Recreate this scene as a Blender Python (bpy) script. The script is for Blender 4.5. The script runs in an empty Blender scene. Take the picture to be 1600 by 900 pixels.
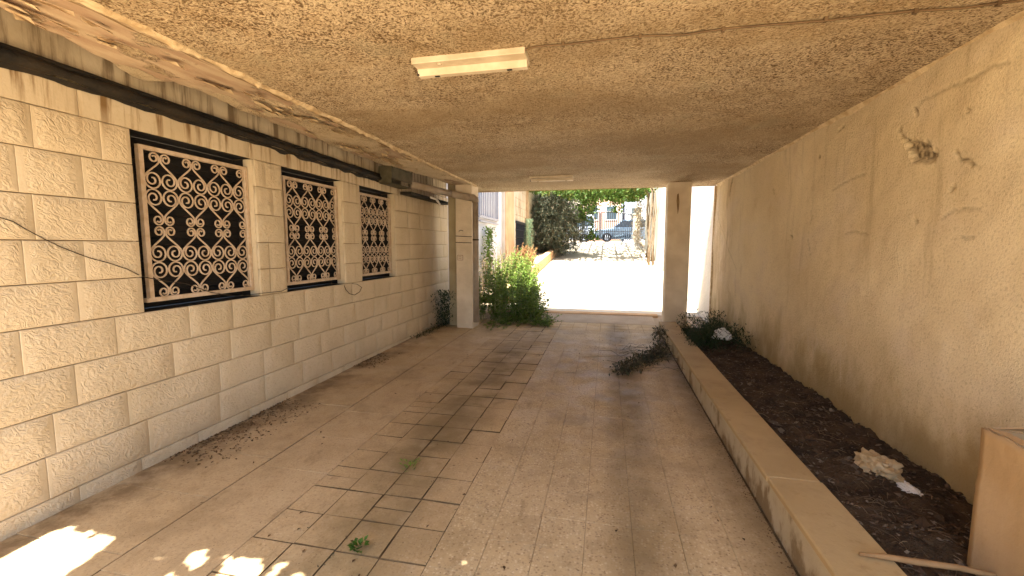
import bpy, bmesh, math, random
import numpy as np
from mathutils import Vector, Matrix, noise
R = random.Random(7)
C = bpy.context.scene.collection
sc = bpy.context.scene
# ------------------------------------------------------------------ camera, light, exposure
PITCH, YAW = math.radians(5.541), math.radians(12.4)
cd = bpy.data.cameras.new('camera'); cam = bpy.data.objects.new('camera', cd); C.objects.link(cam)
cd.sensor_width = 36.0; cd.lens = 36.0 * 670 / 1600; cd.clip_start = 0.05; cd.clip_end = 2000
cam.location = (0, 0, 1.5); cam.rotation_euler = (math.pi/2 - PITCH, 0, YAW)
sc.camera = cam
SUNV = Vector((-0.07, -0.42, 1.0)).normalized()          # towards the sun: high, behind the viewer
ELEV = math.asin(SUNV.z); AZ = math.atan2(SUNV.x, SUNV.y)
w = bpy.data.worlds.new('World'); sc.world = w; w.use_nodes = True
nt = w.node_tree; sky = nt.nodes.new('ShaderNodeTexSky'); sky.sky_type = 'NISHITA'; sky.sun_disc = False
sky.sun_elevation = ELEV; sky.sun_rotation = AZ; sky.dust_density = 2.0
bg = nt.nodes['Background']; bg.inputs['Strength'].default_value = 0.09
nt.links.new(sky.outputs[0], bg.inputs[0])
sl = bpy.data.lights.new('sun', 'SUN'); sl.energy = 4.8; sl.angle = math.radians(0.53); sl.color = (1, .97, .91)
so = bpy.data.objects.new('sun', sl); C.objects.link(so); so.location = (0, -6, 12)
so.rotation_euler = SUNV.to_track_quat('Z', 'Y').to_euler()
sc.view_settings.view_transform = 'Standard'; sc.view_settings.look = 'None'
sc.view_settings.exposure = 3.0; sc.view_settings.gamma = 1
sc.cycles.max_bounces = 10; sc.cycles.diffuse_bounces = 7

# ------------------------------------------------------------------ materials
class NT:
    def __init__(s, name):
        s.m = bpy.data.materials.new(name); s.m.use_nodes = True; s.t = s.m.node_tree
        s.b = s.t.nodes['Principled BSDF']; s.b.inputs['Specular IOR Level'].default_value = .25
        s.geo = None
    def n(s, typ, props=None, **ins):
        nd = s.t.nodes.new('ShaderNode' + typ)
        for k, v in (props or {}).items(): setattr(nd, k, v)
        for k, v in ins.items(): s.put(nd, k.replace('_', ' '), v)
        return nd
    def put(s, nd, key, v):
        sock = nd.inputs[int(key[1:])] if key[0] == 'i' and key[1:].isdigit() else nd.inputs[key]
        if isinstance(v, bpy.types.NodeSocket): s.t.links.new(v, sock)
        else:
            if isinstance(v, tuple) and len(v) == 3 and sock.type == 'RGBA': v = v + (1,)
            sock.default_value = v
    def pos(s):
        if not s.geo: s.geo = s.n('NewGeometry')
        return s.geo.outputs['Position']
    def xyz(s):
        return s.n('SeparateXYZ', i0=s.pos()).outputs
    def noise(s, scale, detail=4, rough=.55, vec=None, dist=0):
        return s.n('TexNoise', Vector=vec or s.pos(), Scale=scale, Detail=detail, Roughness=rough, Distortion=dist).outputs[0]
    def scaled(s, v, vec=None):
        return s.n('VectorMath', {'operation': 'MULTIPLY'}, i0=vec or s.pos(), i1=v).outputs[0]
    def vor(s, scale, feature='F1', vec=None, rnd=1.0):
        return s.n('TexVoronoi', {'feature': feature}, Vector=vec or s.pos(), Scale=scale, Randomness=rnd).outputs
    def math(s, op, a, b=0.0, clamp=False):
        nd = s.n('Math', {'operation': op, 'use_clamp': clamp}); s.put(nd, 'i0', a); s.put(nd, 'i1', b); return nd.outputs[0]
    def ramp(s, f, lo, hi, a=0.0, b=1.0):
        return s.n('MapRange', {'interpolation_type': 'SMOOTHSTEP'}, i0=f, i1=lo, i2=hi, i3=a, i4=b).outputs[0]
    def mix(s, f, a, b, mode='MIX'):
        nd = s.n('Mix', {'data_type': 'RGBA', 'blend_type': mode}); s.put(nd, 'i0', f); s.put(nd, 'i6', a); s.put(nd, 'i7', b); return nd.outputs[2]
    def attr(s, name): return s.n('Attribute', {'attribute_name': name}).outputs['Fac']
    def objrand(s): return s.n('ObjectInfo').outputs['Random']
    def isl(s):
        if not s.geo: s.geo = s.n('NewGeometry')
        return s.geo.outputs['Random Per Island']
    def done(s, col, rough=.85, bump=None, dist=.004, strength=1.0, metal=0.0):
        s.put(s.b, 'Base Color', col); s.put(s.b, 'Roughness', rough); s.put(s.b, 'Metallic', metal)
        if bump is not None:
            bn = s.n('Bump', Strength=strength, Distance=dist, Height=bump); s.t.links.new(bn.outputs[0], s.b.inputs['Normal'])
        return s.m
def simple(name, a, b, scale=6, rough=.8, bump=20, dist=.002, metal=0.0):
    s = NT(name); f = s.ramp(s.noise(scale, 6), .3, .7)
    return s.done(s.mix(f, a, b), rough, s.noise(bump, 5) if bump else None, dist, 1.0, metal)

def m_stone(name, rough_face):
    s = NT(name); x, y, z = s.xyz()
    c = s.mix(s.ramp(s.noise(2.2, 5), .3, .7), (.60, .50, .355), (.51, .41, .27))
    c = s.mix(s.math('MULTIPLY', s.objrand(), .35), c, (.66, .53, .36))
    c = s.mix(s.ramp(s.noise(26, 5), .5, .8, 0, .3), c, (.36, .25, .13))
    streak = s.noise(1.0, 6, .65, s.scaled((1, 13, .9)))
    top = s.math('ADD', s.ramp(z, 1.95, 2.4, 0, .8), s.ramp(z, 2.28, 2.42, 0, .45), True)
    st = s.math('MULTIPLY', s.ramp(streak, .47, .64), top)
    c = s.mix(st, c, (.20, .115, .045))
    low = s.math('MULTIPLY', s.ramp(z, .45, .0), s.ramp(s.noise(3, 6), .35, .65, .1, .8))
    c = s.mix(s.math('MULTIPLY', low, .5), c, (.34, .235, .13))
    if rough_face:
        wv = s.math('MULTIPLY', s.noise(11, 2), .10); v2 = s.n('VectorMath', {'operation': 'ADD'}, i0=s.pos(), i1=s.n('CombineXYZ', i0=wv, i1=wv, i2=wv).outputs[0]).outputs[0]
        dg = s.n('VectorRotate', {'rotation_type': 'X_AXIS'}, Vector=v2, Angle=.6).outputs[0]
        h = s.math('ADD', s.math('MULTIPLY', s.noise(52, 2, .5, s.scaled((1, .55, 1.25), dg)), .8), s.math('MULTIPLY', s.noise(90, 3, .6), .22))
        c = s.mix(.22, c, (.66, .53, .36)); c = s.mix(s.ramp(h, .42, .30, 0, .25), c, (.36, .245, .12))
        return s.done(c, .9, h, .013, .9)
    c = s.mix(.05, c, (.34, .24, .13)); return s.done(c, .88, s.noise(70, 4), .003, .6)
MS_ROUGH = m_stone('pitched_stone', True); MS_FLAT = m_stone('dressed_stone', False)
def m_streaked():
    s = NT('streaked_render'); c = s.mix(s.ramp(s.noise(3, 5), .3, .7), (.54, .43, .28), (.42, .32, .19))
    c = s.mix(s.ramp(s.noise(1, 6, .65, s.scaled((1, 9, .8))), .46, .62, 0, .85), c, (.13, .08, .035))
    return s.done(c, .9, s.noise(40, 4), .004, .7)
M_MORTAR = simple('stone_joint', (.19, .12, .055), (.27, .18, .09), 8)

def m_ceiling():
    s = NT('spatter_plaster'); x, y, z = s.xyz()
    wv = s.n('TexNoise', Vector=s.pos(), Scale=7.0, Detail=3.0).outputs[1]
    vv = s.n('VectorMath', {'operation': 'ADD'}, i0=s.pos(), i1=s.scaled((.09, .09, .09), wv)).outputs[0]
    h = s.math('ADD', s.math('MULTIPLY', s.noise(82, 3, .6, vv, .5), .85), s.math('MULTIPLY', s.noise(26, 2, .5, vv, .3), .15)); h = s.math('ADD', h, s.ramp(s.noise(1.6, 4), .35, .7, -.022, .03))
    big = s.ramp(s.noise(1.1, 5), .32, .68)
    c = s.mix(big, (.585, .455, .30), (.495, .365, .22))
    c = s.mix(s.ramp(s.noise(5.5, 4), .45, .72, 0, .45), c, (.38, .245, .12))
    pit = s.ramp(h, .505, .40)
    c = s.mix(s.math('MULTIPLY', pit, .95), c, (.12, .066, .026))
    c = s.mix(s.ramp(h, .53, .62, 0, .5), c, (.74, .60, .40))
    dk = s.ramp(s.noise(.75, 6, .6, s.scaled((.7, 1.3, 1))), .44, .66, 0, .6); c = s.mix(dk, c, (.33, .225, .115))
    c = s.mix(s.ramp(s.noise(2.1, 5), .58, .7, 0, .3), c, (.36, .31, .2))
    # peeled band along the left edge (the paint has come off in flakes)
    en = s.math('MULTIPLY', s.math('SUBTRACT', s.noise(3.2, 7, .65), .5), .9)
    band = s.ramp(s.math('ADD', x, en), -2.27, -2.31)
    pn = s.noise(1.5, 7, .6, s.scaled((2.0, .8, 1)))
    peel = s.math('MULTIPLY', s.ramp(s.math('ADD', pn, s.ramp(y, 4.6, 2.0, -.12, .05)), .47, .50), s.ramp(x, -2.24, -2.27))
    pc = s.mix(s.ramp(s.noise(4, 6, .6, s.scaled((3, .7, 1))), .35, .65), (.37, .25, .165), (.48, .365, .245))
    pc = s.mix(s.ramp(s.noise(9, 6), .62, .7), pc, (.22, .13, .07))
    c = s.mix(s.math('MULTIPLY', s.ramp(x, -2.2, -2.3, 0, .6), s.ramp(s.noise(2.6, 5), .35, .6)), c, (.74, .60, .40))
    c = s.mix(peel, c, pc)
    hh = s.math('MULTIPLY', h, s.math('SUBTRACT', 1.0, s.math('MULTIPLY', peel, .9)))
    return s.done(c, .95, s.math('SUBTRACT', hh, s.math('MULTIPLY', peel, .15)), .03, .9)
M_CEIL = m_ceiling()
M_SLAB = simple('stained_concrete', (.40, .28, .15), (.24, .155, .075), 4, .9, 30)
M_RIDGE = simple('crumbled_plaster', (.66, .52, .33), (.44, .31, .17), 14, .95, 60, .006)

def m_rightwall():
    s = NT('old_plaster'); x, y, z = s.xyz()
    c = s.mix(s.ramp(s.noise(.9, 6), .32, .68), (.78, .65, .44), (.67, .535, .335))
    c = s.mix(s.ramp(s.noise(1.7, 5, .5, s.scaled((1, 1, 1.6))), .5, .7, 0, .45), c, (.70, .58, .45))
    c = s.mix(s.ramp(s.noise(3.2, 5), .56, .75, 0, .35), c, (.52, .36, .21))
    h = s.math('ADD', s.noise(70, 4, .65), s.math('MULTIPLY', s.noise(170, 3), .4))
    calm = s.ramp(s.noise(.8, 3), .36, .62, .35, 1.0)
    hs = s.math('MULTIPLY', h, calm)
    c = s.mix(s.math('MULTIPLY', s.ramp(h, .62, .48, 0, .45), calm), c, (.30, .19, .075))
    dn = s.noise(2.4, 7, .6, s.scaled((1, 1.6, .8)))
    damp = s.ramp(s.math('SUBTRACT', z, s.math('MULTIPLY', dn, 1.1)), .25, -.35)
    c = s.mix(s.math('MULTIPLY', damp, .8), c, (.30, .205, .07))
    edge = s.math('MULTIPLY', s.ramp(y, 6.6, 7.9), s.ramp(s.noise(1.6, 6, .6, s.scaled((1, 4, .7))), .42, .62))
    c = s.mix(s.math('MULTIPLY', edge, .5), c, (.42, .28, .15))
    c = s.mix(s.ramp(z, 2.44, 2.53, 0, .45), c, (.66, .54, .36))
    c = s.mix(s.attr('crack'), c, (.07, .042, .02))
    c = s.mix(s.math('MULTIPLY', s.attr('chalk'), .25), c, (.74, .66, .5))
    c = s.mix(s.ramp(s.noise(75, 3, .65), .52, .66, 0, .32), c, (.30, .21, .10)); rn = s.noise(1.0, 7, .65, s.scaled((1, 7, .55))); c = s.mix(s.math('MULTIPLY', s.ramp(rn, .54, .68), s.ramp(z, .4, 2.4, .1, .45)), c, (.36, .26, .14)); return s.done(c, .95, hs, .010, .9)
M_RW = m_rightwall()

def m_floor(name, ca, cb, chip=.5, moss=0.0, rough=.55):
    s = NT(name); x, y, z = s.xyz()
    c = s.mix(s.ramp(s.noise(1.3, 6), .3, .7), ca, cb)
    c = s.mix(s.math('MULTIPLY', s.math('SUBTRACT', s.objrand(), .4), .5, True), c, (.50, .365, .21))
    v = s.vor(62)
    c = s.mix(s.math('MULTIPLY', s.ramp(s.n('SeparateColor', i0=v[1]).outputs[0], .45, .55), s.math('MULTIPLY', s.ramp(v[0], .5, .3), chip)), c, (.62, .49, .31))
    c = s.mix(s.math('MULTIPLY', s.ramp(s.n('SeparateColor', i0=v[1]).outputs[1], .7, .74), s.math('MULTIPLY', s.ramp(v[0], .5, .3), chip)), c, (.24, .15, .075))
    # wheel-track grime running along the passage
    tx = s.math('ADD', x, s.math('MULTIPLY', s.math('SUBTRACT', s.noise(.9, 4), .5), .35))
    g1 = s.ramp(s.math('ABSOLUTE', s.math('SUBTRACT', tx, .22)), .27, .04)
    c = s.mix(s.math('MULTIPLY', g1, s.ramp(s.noise(2.3, 6, .6, s.scaled((1, .6, 1))), .3, .62, .22, .8)), c, (.175, .12, .055))
    g2 = s.ramp(s.math('ABSOLUTE', s.math('ADD', tx, 1.25)), .42, .06)
    c = s.mix(s.math('MULTIPLY', g2, s.ramp(s.noise(2.0, 6), .33, .6, .15, .85)), c, (.19, .135, .06))
    lw = s.ramp(s.math('ADD', x, s.math('MULTIPLY', s.noise(2.5, 7, .65), .7)), -2.2, -2.62)
    c = s.mix(s.math('MULTIPLY', lw, s.ramp(s.noise(3.4, 7, .65), .36, .58, .1, .9)), c, (.175, .11, .05))
    kb = s.math('MULTIPLY', s.ramp(x, .5, .88), s.ramp(s.noise(3, 6), .3, .6, .2, .75))
    c = s.mix(kb, c, (.24, .165, .08))
    c = s.mix(s.ramp(s.noise(16, 6, .7), .58, .78, 0, .55), c, (.20, .125, .06))
    c = s.mix(s.ramp(s.noise(5, 6, .6), .55, .8, 0, .4), c, (.54, .42, .27))
    c = s.mix(s.ramp(s.noise(1.9, 8, .68), .46, .68, 0, .5), c, (.27, .185, .09))
    c = s.mix(s.ramp(s.noise(75, 4, .7), .52, .68, 0, .5), c, (.22, .145, .068))
    c = s.mix(s.ramp(s.noise(7.5, 7, .7, s.scaled((1.3, .5, 1))), .54, .72, 0, .5), c, (.22, .145, .065))
    return s.done(c, s.ramp(s.noise(4, 4), .3, .7, rough - .1, rough + .2), s.math('ADD', s.noise(40, 4), s.math('MULTIPLY', s.noise(180, 2), .3)), .003, .5)
M_TERR = m_floor('terrazzo_tile', (.54, .40, .225), (.44, .315, .16), .7)
M_TILE = m_floor('worn_cement_tile', (.53, .385, .21), (.42, .295, .15), .3, rough=.7)
M_SLABF = m_floor('large_cement_slab', (.54, .40, .23), (.45, .32, .17), .2, rough=.62)
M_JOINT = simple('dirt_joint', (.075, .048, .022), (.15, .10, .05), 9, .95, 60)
M_CONC = simple('sunlit_concrete', (.50, .43, .33), (.42, .355, .27), .8, .9, 30, .002)
M_GROUND = simple('dry_earth', (.36, .27, .17), (.28, .21, .13), 1.2, .95, 12, .01)
M_YARD = simple('yard_paving', (.55, .44, .29), (.47, .37, .23), 1.2, .9, 30)

def m_kerb():
    s = NT('kerb_stone'); x, y, z = s.xyz()
    c = s.mix(s.ramp(s.noise(1.8, 6), .3, .7), (.46, .335, .17), (.38, .265, .125))
    c = s.mix(s.ramp(s.noise(12, 6, .7), .55, .75, 0, .6), c, (.24, .15, .06)); c = s.mix(s.ramp(s.noise(3.3, 7, .65), .48, .68, 0, .55), c, (.30, .20, .10))
    return s.done(c, .75, s.noise(50, 5), .003, .6)
M_CAP = m_kerb()
def m_kerbface():
    s = NT('stained_render'); x, y, z = s.xyz()
    c = s.mix(s.ramp(s.noise(2.5, 6), .3, .7), (.50, .43, .30), (.42, .34, .215))
    d = s.noise(2.6, 7, .62, s.scaled((1, 2.2, 1.4)))
    c = s.mix(s.ramp(s.math('SUBTRACT', d, s.math('MULTIPLY', z, .5)), .42, .56, 0, .85), c, (.19, .125, .055))
    return s.done(c, .9, s.noise(45, 5), .004, .7)
M_KFACE = m_kerbface()
def m_soil():
    s = NT('dark_soil')
    c = s.mix(s.ramp(s.noise(5, 7), .35, .65), (.040, .024, .012), (.088, .054, .027))
    c = s.mix(s.ramp(s.noise(42, 5), .58, .7, 0, .6), c, (.10, .065, .036))
    return s.done(c, .97, s.noise(38, 6, .65), .03, 1.0)
M_SOIL = m_soil()
def m_island(name, cols, rough=.85, trans=None):
    s = NT(name); r = s.isl(); nd = s.n('ValToRGB', i0=r); cr = nd.color_ramp
    while len(cr.elements) < len(cols): cr.elements.new(.5)
    for i, cc in enumerate(cols):
        cr.elements[i].position = i / max(1, len(cols) - 1); cr.elements[i].color = cc + (1,)
    s.done(nd.outputs[0], rough)
    if trans:
        out = s.t.nodes['Material Output']; tl = s.n('BsdfTranslucent'); s.t.links.new(nd.outputs[0], tl.inputs[0])
        mx = s.n('MixShader', i0=trans); s.t.links.new(s.b.outputs[0], mx.inputs[1]); s.t.links.new(tl.outputs[0], mx.inputs[2])
        s.t.links.new(mx.outputs[0], out.inputs[0])
    return s.m
M_CHIP = m_island('mulch_and_grit', [(.03, .018, .01), (.05, .03, .016), (.09, .055, .03), (.06, .035, .02), (.14, .10, .065), (.055, .03, .015), (.07, .045, .025), (.045, .028, .014), (.22, .17, .12), (.04, .025, .013)])
M_LITTER = m_island('dead_leaf_litter', [(.06, .03, .012), (.11, .06, .025), (.17, .10, .045), (.05, .03, .015)])
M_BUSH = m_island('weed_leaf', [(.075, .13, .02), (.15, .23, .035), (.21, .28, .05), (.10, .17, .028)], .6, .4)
M_STEMG = m_island('weed_stem', [(.20, .22, .09), (.28, .26, .13)], .8)
M_DRY = m_island('dry_stalk', [(.42, .31, .16), (.33, .22, .11), (.48, .37, .22)], .9, .25)
M_BROWN = m_island('withered_leaf', [(.24, .12, .045), (.30, .17, .07), (.18, .09, .035)], .9, .25)
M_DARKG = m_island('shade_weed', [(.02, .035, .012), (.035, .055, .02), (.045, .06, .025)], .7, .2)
M_DRYW = m_island('withered_weed', [(.05, .055, .03), (.09, .085, .045), (.06, .045, .025), (.12, .10, .06)], .9)
M_OLIVE = m_island('grey_green_leaf', [(.05, .065, .035), (.085, .10, .06), (.12, .13, .085), (.04, .055, .03)], .65, .25)
M_VINE = m_island('vine_leaf', [(.07, .13, .02), (.10, .17, .03), (.06, .11, .02), (.16, .16, .04)], .55, .5)
M_PALE = m_island('pale_green_leaf', [(.16, .22, .12), (.22, .28, .17), (.13, .19, .10)], .6, .3)
M_TAN = m_island('tan_creeper', [(.34, .27, .17), (.26, .20, .12), (.40, .33, .23), (.20, .18, .09)], .9, .2)
M_GRASS = m_island('fresh_weed', [(.06, .13, .015), (.085, .17, .025), (.05, .10, .015)], .6, .35)
M_BARK = simple('bark', (.20, .145, .09), (.12, .085, .05), 14, .95, 40, .01)
M_GRILLE = simple('cream_paint', (.60, .47, .35), (.47, .34, .22), 20, .55, None)
M_DARK = simple('dark_slat', (.016, .014, .013), (.024, .020, .018), 8, .95, None)
M_BLACK = simple('bitumen', (.008, .007, .006), (.028, .02, .012), 5, .75, 30, .01)
M_PVC = simple('grey_pipe', (.36, .30, .24), (.26, .20, .14), 5, .5, None)
M_WIRE = simple('black_wire', (.03, .02, .015), (.05, .035, .02), 8, .6, None)
M_CABLE = simple('brown_cable', (.10, .06, .03), (.16, .10, .05), 8, .7, None)
M_LAMP = simple('yellowed_enamel', (.63, .53, .39), (.50, .40, .27), 9, .45, None)
M_PILL = simple('pillar_plaster', (.74, .63, .48), (.60, .49, .35), 3, .9, 40, .006)
M_CARD = simple('cardboard', (.50, .34, .185), (.41, .265, .13), 2.2, .85, 14, .006)
M_STICK = simple('stick_wood', (.34, .20, .09), (.24, .14, .06), 12, .8, 40)
M_TISSUE = simple('crumpled_paper', (.52, .40, .24), (.40, .29, .15), 12, .9, 60)
M_BAG = simple('white_plastic', (.78, .76, .72), (.66, .64, .6), 9, .4, None)
M_LILAC = simple('pale_render', (.56, .54, .55), (.50, .48, .48), 1.5, .9, 30)
M_CREAM = simple('cream_stone', (.56, .49, .39), (.49, .42, .32), 2, .9, 30)
M_ORANGE = simple('orange_stone', (.55, .36, .20), (.46, .28, .14), 3, .9, 30)
M_WHITEW = simple('whitewashed_wall', (.74, .70, .62), (.62, .57, .48), 1.2, .9, 14, .01)
M_GATE = simple('grey_iron', (.022, .022, .025), (.03, .03, .033), 8, .5, None)
M_CARP = simple('car_paint', (.34, .46, .54), (.32, .44, .52), 2, .3, None)
M_CARP2 = simple('white_car_paint', (.60, .62, .64), (.58, .60, .62), 2, .3, None)
M_GLASS = simple('dark_glass', (.03, .05, .06), (.05, .07, .08), 2, .12, None)
M_RUBBER = simple('rubber', (.02, .02, .02), (.03, .03, .03), 8, .8, None)
M_PINK = simple('pink_render', (.52, .31, .22), (.46, .27, .19), 1, .9, 10)
M_BLUEW = simple('pale_blue_render', (.46, .52, .60), (.42, .47, .55), 1, .9, 10)
M_WOOD = simple('pergola_wood', (.42, .29, .16), (.32, .21, .11), 6, .85, 40)
M_STREET = simple('asphalt', (.07, .068, .065), (.05, .05, .048), 3, .9, 60)

# ------------------------------------------------------------------ helpers
WL = {}
def obj(name, V, F, mat, parent=None, smooth=False, mi=None, origin=None, mesh=None):
    V = np.asarray(V, float)
    if origin is None:
        lo, hi = V.min(0), V.max(0); origin = ((lo[0]+hi[0])/2, (lo[1]+hi[1])/2, lo[2])
    origin = Vector(origin)
    me = bpy.data.meshes.new(name)
    me.from_pydata([tuple(v) for v in (V - np.array(origin))], [], F)
    for m in (mat if isinstance(mat, (list, tuple)) else [mat]): me.materials.append(m)
    if mi is not None: me.polygons.foreach_set('material_index', mi)
    if smooth: me.polygons.foreach_set('use_smooth', [True]*len(me.polygons))
    me.update()
    return place(name, me, origin, parent)
def place(name, me, loc, parent=None):
    o = bpy.data.objects.new(name, me); C.objects.link(o); loc = Vector(loc); WL[o.name] = loc
    if parent: o.parent = parent; o.location = loc - WL[parent.name]
    else: o.location = loc
    return o
def tag(o, label=None, cat=None, group=None, kind=None):
    if label: o['label'] = label
    if cat: o['category'] = cat
    if group: o['group'] = group
    if kind: o['kind'] = kind
    return o
def thing(name, label, cat, loc, group=None):
    o = bpy.data.objects.new(name, None); C.objects.link(o); o.location = loc; WL[o.name] = Vector(loc)
    o.empty_display_size = .1
    return tag(o, label, cat, group)
class MB:
    def __init__(s): s.V = []; s.F = []
    def add(s, V, F):
        k = len(s.V); s.V += [tuple(v) for v in V]; s.F += [tuple(i + k for i in f) for f in F]; return s
    def box(s, x0, x1, y0, y1, z0, z1, ch=0.0):
        if ch <= 0:
            V = [(x, y, z) for x in (x0, x1) for y in (y0, y1) for z in (z0, z1)]
            return s.add(V, [(0,1,3,2), (4,6,7,5), (0,4,5,1), (2,3,7,6), (0,2,6,4), (1,5,7,3)])
        bm = bmesh.new(); bmesh.ops.create_cube(bm, size=1)
        for v in bm.verts: v.co = ((x0+x1)/2 + v.co.x*(x1-x0), (y0+y1)/2 + v.co.y*(y1-y0), (z0+z1)/2 + v.co.z*(z1-z0))
        bmesh.ops.bevel(bm, geom=bm.edges[:], offset=ch, segments=1, affect='EDGES')
        bm.verts.index_update(); s.add([v.co[:] for v in bm.verts], [[v.index for v in f.verts] for f in bm.faces]); bm.free(); return s
    def tube(s, pts, r, n=8, caps=True, square=False):
        pts = [Vector(p) for p in pts]; rs = r if isinstance(r, (list, tuple)) else [r]*len(pts)
        ref = Vector((0, 0, 1)); k0 = len(s.V); prev = None
        for i, p in enumerate(pts):
            t = (pts[min(i+1, len(pts)-1)] - pts[max(i-1, 0)]).normalized()
            if prev is None:
                a = t.orthogonal().normalized() if abs(t.z) > .9 else t.cross(ref).normalized()
            else:
                a = (prev - t * prev.dot(t)); a = a.normalized() if a.length > 1e-6 else t.orthogonal().normalized()
            prev = a; b = t.cross(a)
            for j in range(n):
                an = 2*math.pi*(j + (.5 if square else 0))/n; s.V.append(tuple(p + (a*math.cos(an) + b*math.sin(an))*rs[i]))
        for i in range(len(pts)-1):
            for j in range(n):
                a0 = k0 + i*n + j; a1 = k0 + i*n + (j+1) % n
                s.F.append((a0, a1, a1+n, a0+n))
        if caps: s.F.append(tuple(range(k0+n-1, k0-1, -1))); e = k0+(len(pts)-1)*n; s.F.append(tuple(range(e, e+n)))
        return s
    def build(s, name, mat, parent=None, smooth=False, origin=None):
        return obj(name, s.V, s.F, mat, parent, smooth, None, origin)
def leaf(mb, c, d, up, L, W):
    """a folded leaf: four points along d, creased on its midrib"""
    d = d.normalized(); s = d.cross(up)
    s = s.normalized() if s.length > 1e-4 else d.orthogonal().normalized()
    n = s.cross(d) * (W*.25)
    mb.add([c, c + d*L*.45 + s*W*.5 + n, c + d*L, c + d*L*.45 - s*W*.5 + n], [(0, 1, 2), (0, 2, 3)])
def rv(a=1.0): return Vector((R.uniform(-a, a), R.uniform(-a, a), R.uniform(-a, a)))
def grid(name, P, nu, nv, mat, parent=None, attrs=None, smooth=True, kind=None):
    """P: (nu*nv,3) array in world coordinates"""
    i = np.arange(nu-1)[:, None]*nv + np.arange(nv-1)[None, :]; i = i.ravel()
    F = np.stack([i, i+nv, i+nv+1, i+1], 1)
    me = bpy.data.meshes.new(name); me.vertices.add(len(P)); me.vertices.foreach_set('co', P.astype(np.float32).ravel())
    me.loops.add(F.size); me.loops.foreach_set('vertex_index', F.ravel().astype(np.int32)); me.polygons.add(len(F))
    me.polygons.foreach_set('loop_start', (np.arange(len(F))*4).astype(np.int32))
    me.polygons.foreach_set('use_smooth', np.full(len(F), smooth)); me.update(calc_edges=True); me.validate()
    for k, a in (attrs or {}).items():
        at = me.attributes.new(k, 'FLOAT', 'POINT'); at.data.foreach_set('value', a.astype(np.float32))
    me.materials.append(mat)
    return place(name, me, (0, 0, 0), parent)
def fz(y): return .0125*(min(y, 8.0) - 1.45)                     # the passage floor rises gently
def gz(y):                                                       # ground profile along the drive
    if y < 8: return fz(y)
    if y < 8.8: return fz(8) + (y-8)*.09
    if y < 9.3: return .155 + (y-8.8)*.1
    return min(.205 + (y-9.3)*.094, 1.775)
def vnoise(P, s): return np.array([noise.fractal(Vector(p)*s, 1.0, 2.0, 4) for p in P])

# ------------------------------------------------------------------ the ground and the drive
ys = [-300, -40, -8, -3, 1, 4, 8, 8.8, 9.3] + list(np.arange(10, 26.01, 2)) + [27, 40, 100, 900]
V = []; F = []
for y in ys:
    for x in (-300, -20, -8, -3, 0, 2, 8, 20, 300): V.append((x, y, gz(y) - .03))
for i in range(len(ys)-1):
    for j in range(8): a = i*9+j; F.append((a, a+1, a+10, a+9))
tag(obj('ground', V, F, M_GROUND, origin=(0, 0, 0)), 'dry earth ground', kind='structure')
def strip(name, mat, x0, x1, ylist, lift, zf=gz, label=None):
    V = []; F = []
    for y in ylist: V += [(x0, y, zf(y)+lift), (x1, y, zf(y)+lift)]
    for i in range(len(ylist)-1): F.append((2*i, 2*i+1, 2*i+3, 2*i+2))
    return tag(obj(name, V, F, mat, origin=(0, 0, 0)), label, kind='structure')
strip('yard', M_YARD, -12, 12, [-18, -8, -3, -1.02], -.004, label='pale paved yard behind the covered passage')
strip('driveway', M_CONC, -2.2, 1.8, [8.8, 9.3] + list(np.arange(10, 26.01, 1)), -.012, label='sunlit concrete drive climbing to the gate')
strip('street', M_STREET, -60, 60, [26.6, 30, 40], -.012, label='street beyond the gate')
# ramp strip just outside the passage, grooved
mb = MB(); n = 74
for i in range(n):
    x0 = -2.3 + i*(3.2/n); x1 = x0 + 3.2/n*.62
    mb.add([(x0, 8.04, fz(8)), (x1, 8.04, fz(8)), (x1, 8.66, fz(8)+.062), (x0, 8.66, fz(8)+.062)], [(0, 1, 2, 3)])
    mb.add([(x1, 8.04, fz(8)), (x1+3.2/n*.38, 8.04, fz(8)), (x1+3.2/n*.38, 8.66, fz(8)+.05), (x1, 8.66, fz(8)+.05)], [(0, 1, 2, 3)])
tag(mb.build('ramp', simple('ramp_concrete', (.40, .31, .21), (.34, .25, .16), 4, .9, 30)), 'short grooved concrete ramp at the mouth of the passage', kind='structure')
tag(MB().box(-2.3, 1.0, 8.66, 8.74, .05, .165, .006).box(-2.3, 1.0, 8.75, 8.82, .05, .172, .006).build('threshold', M_ORANGE), 'pinkish stone threshold across the passage mouth', kind='structure')

# ------------------------------------------------------------------ passage floor
fl = strip('passage_floor', M_JOINT, -3.02, .9, [-1.0, 1.2, 4, 8.04], -.006, fz, 'tiled floor of the covered passage')
WL[fl.name] = Vector((0, 0, 0))
def tile_mesh(w, l, ch=.004, t=.02, seed=0):
    r = random.Random(seed)
    V = [(-w/2, -l/2, -t), (w/2, -l/2, -t), (w/2, l/2, -t), (-w/2, l/2, -t)]
    V += [(-w/2, -l/2, -ch), (w/2, -l/2, -ch), (w/2, l/2, -ch), (-w/2, l/2, -ch)]
    k = [ch * r.choice((.35, .6, 1.0, 1.5, 2.1)) for _ in range(4)]
    V += [(-w/2+k[0], -l/2+k[0], 0), (w/2-k[1], -l/2+k[1], 0), (w/2-k[2], l/2-k[2], 0), (-w/2+k[3], l/2-k[3], 0)]
    F = [(8, 9, 10, 11)] + [(i, (i+1) % 4, 4+(i+1) % 4, 4+i) for i in range(4)] + [(4+i, 4+(i+1) % 4, 8+(i+1) % 4, 8+i) for i in range(4)]
    return V, F
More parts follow.
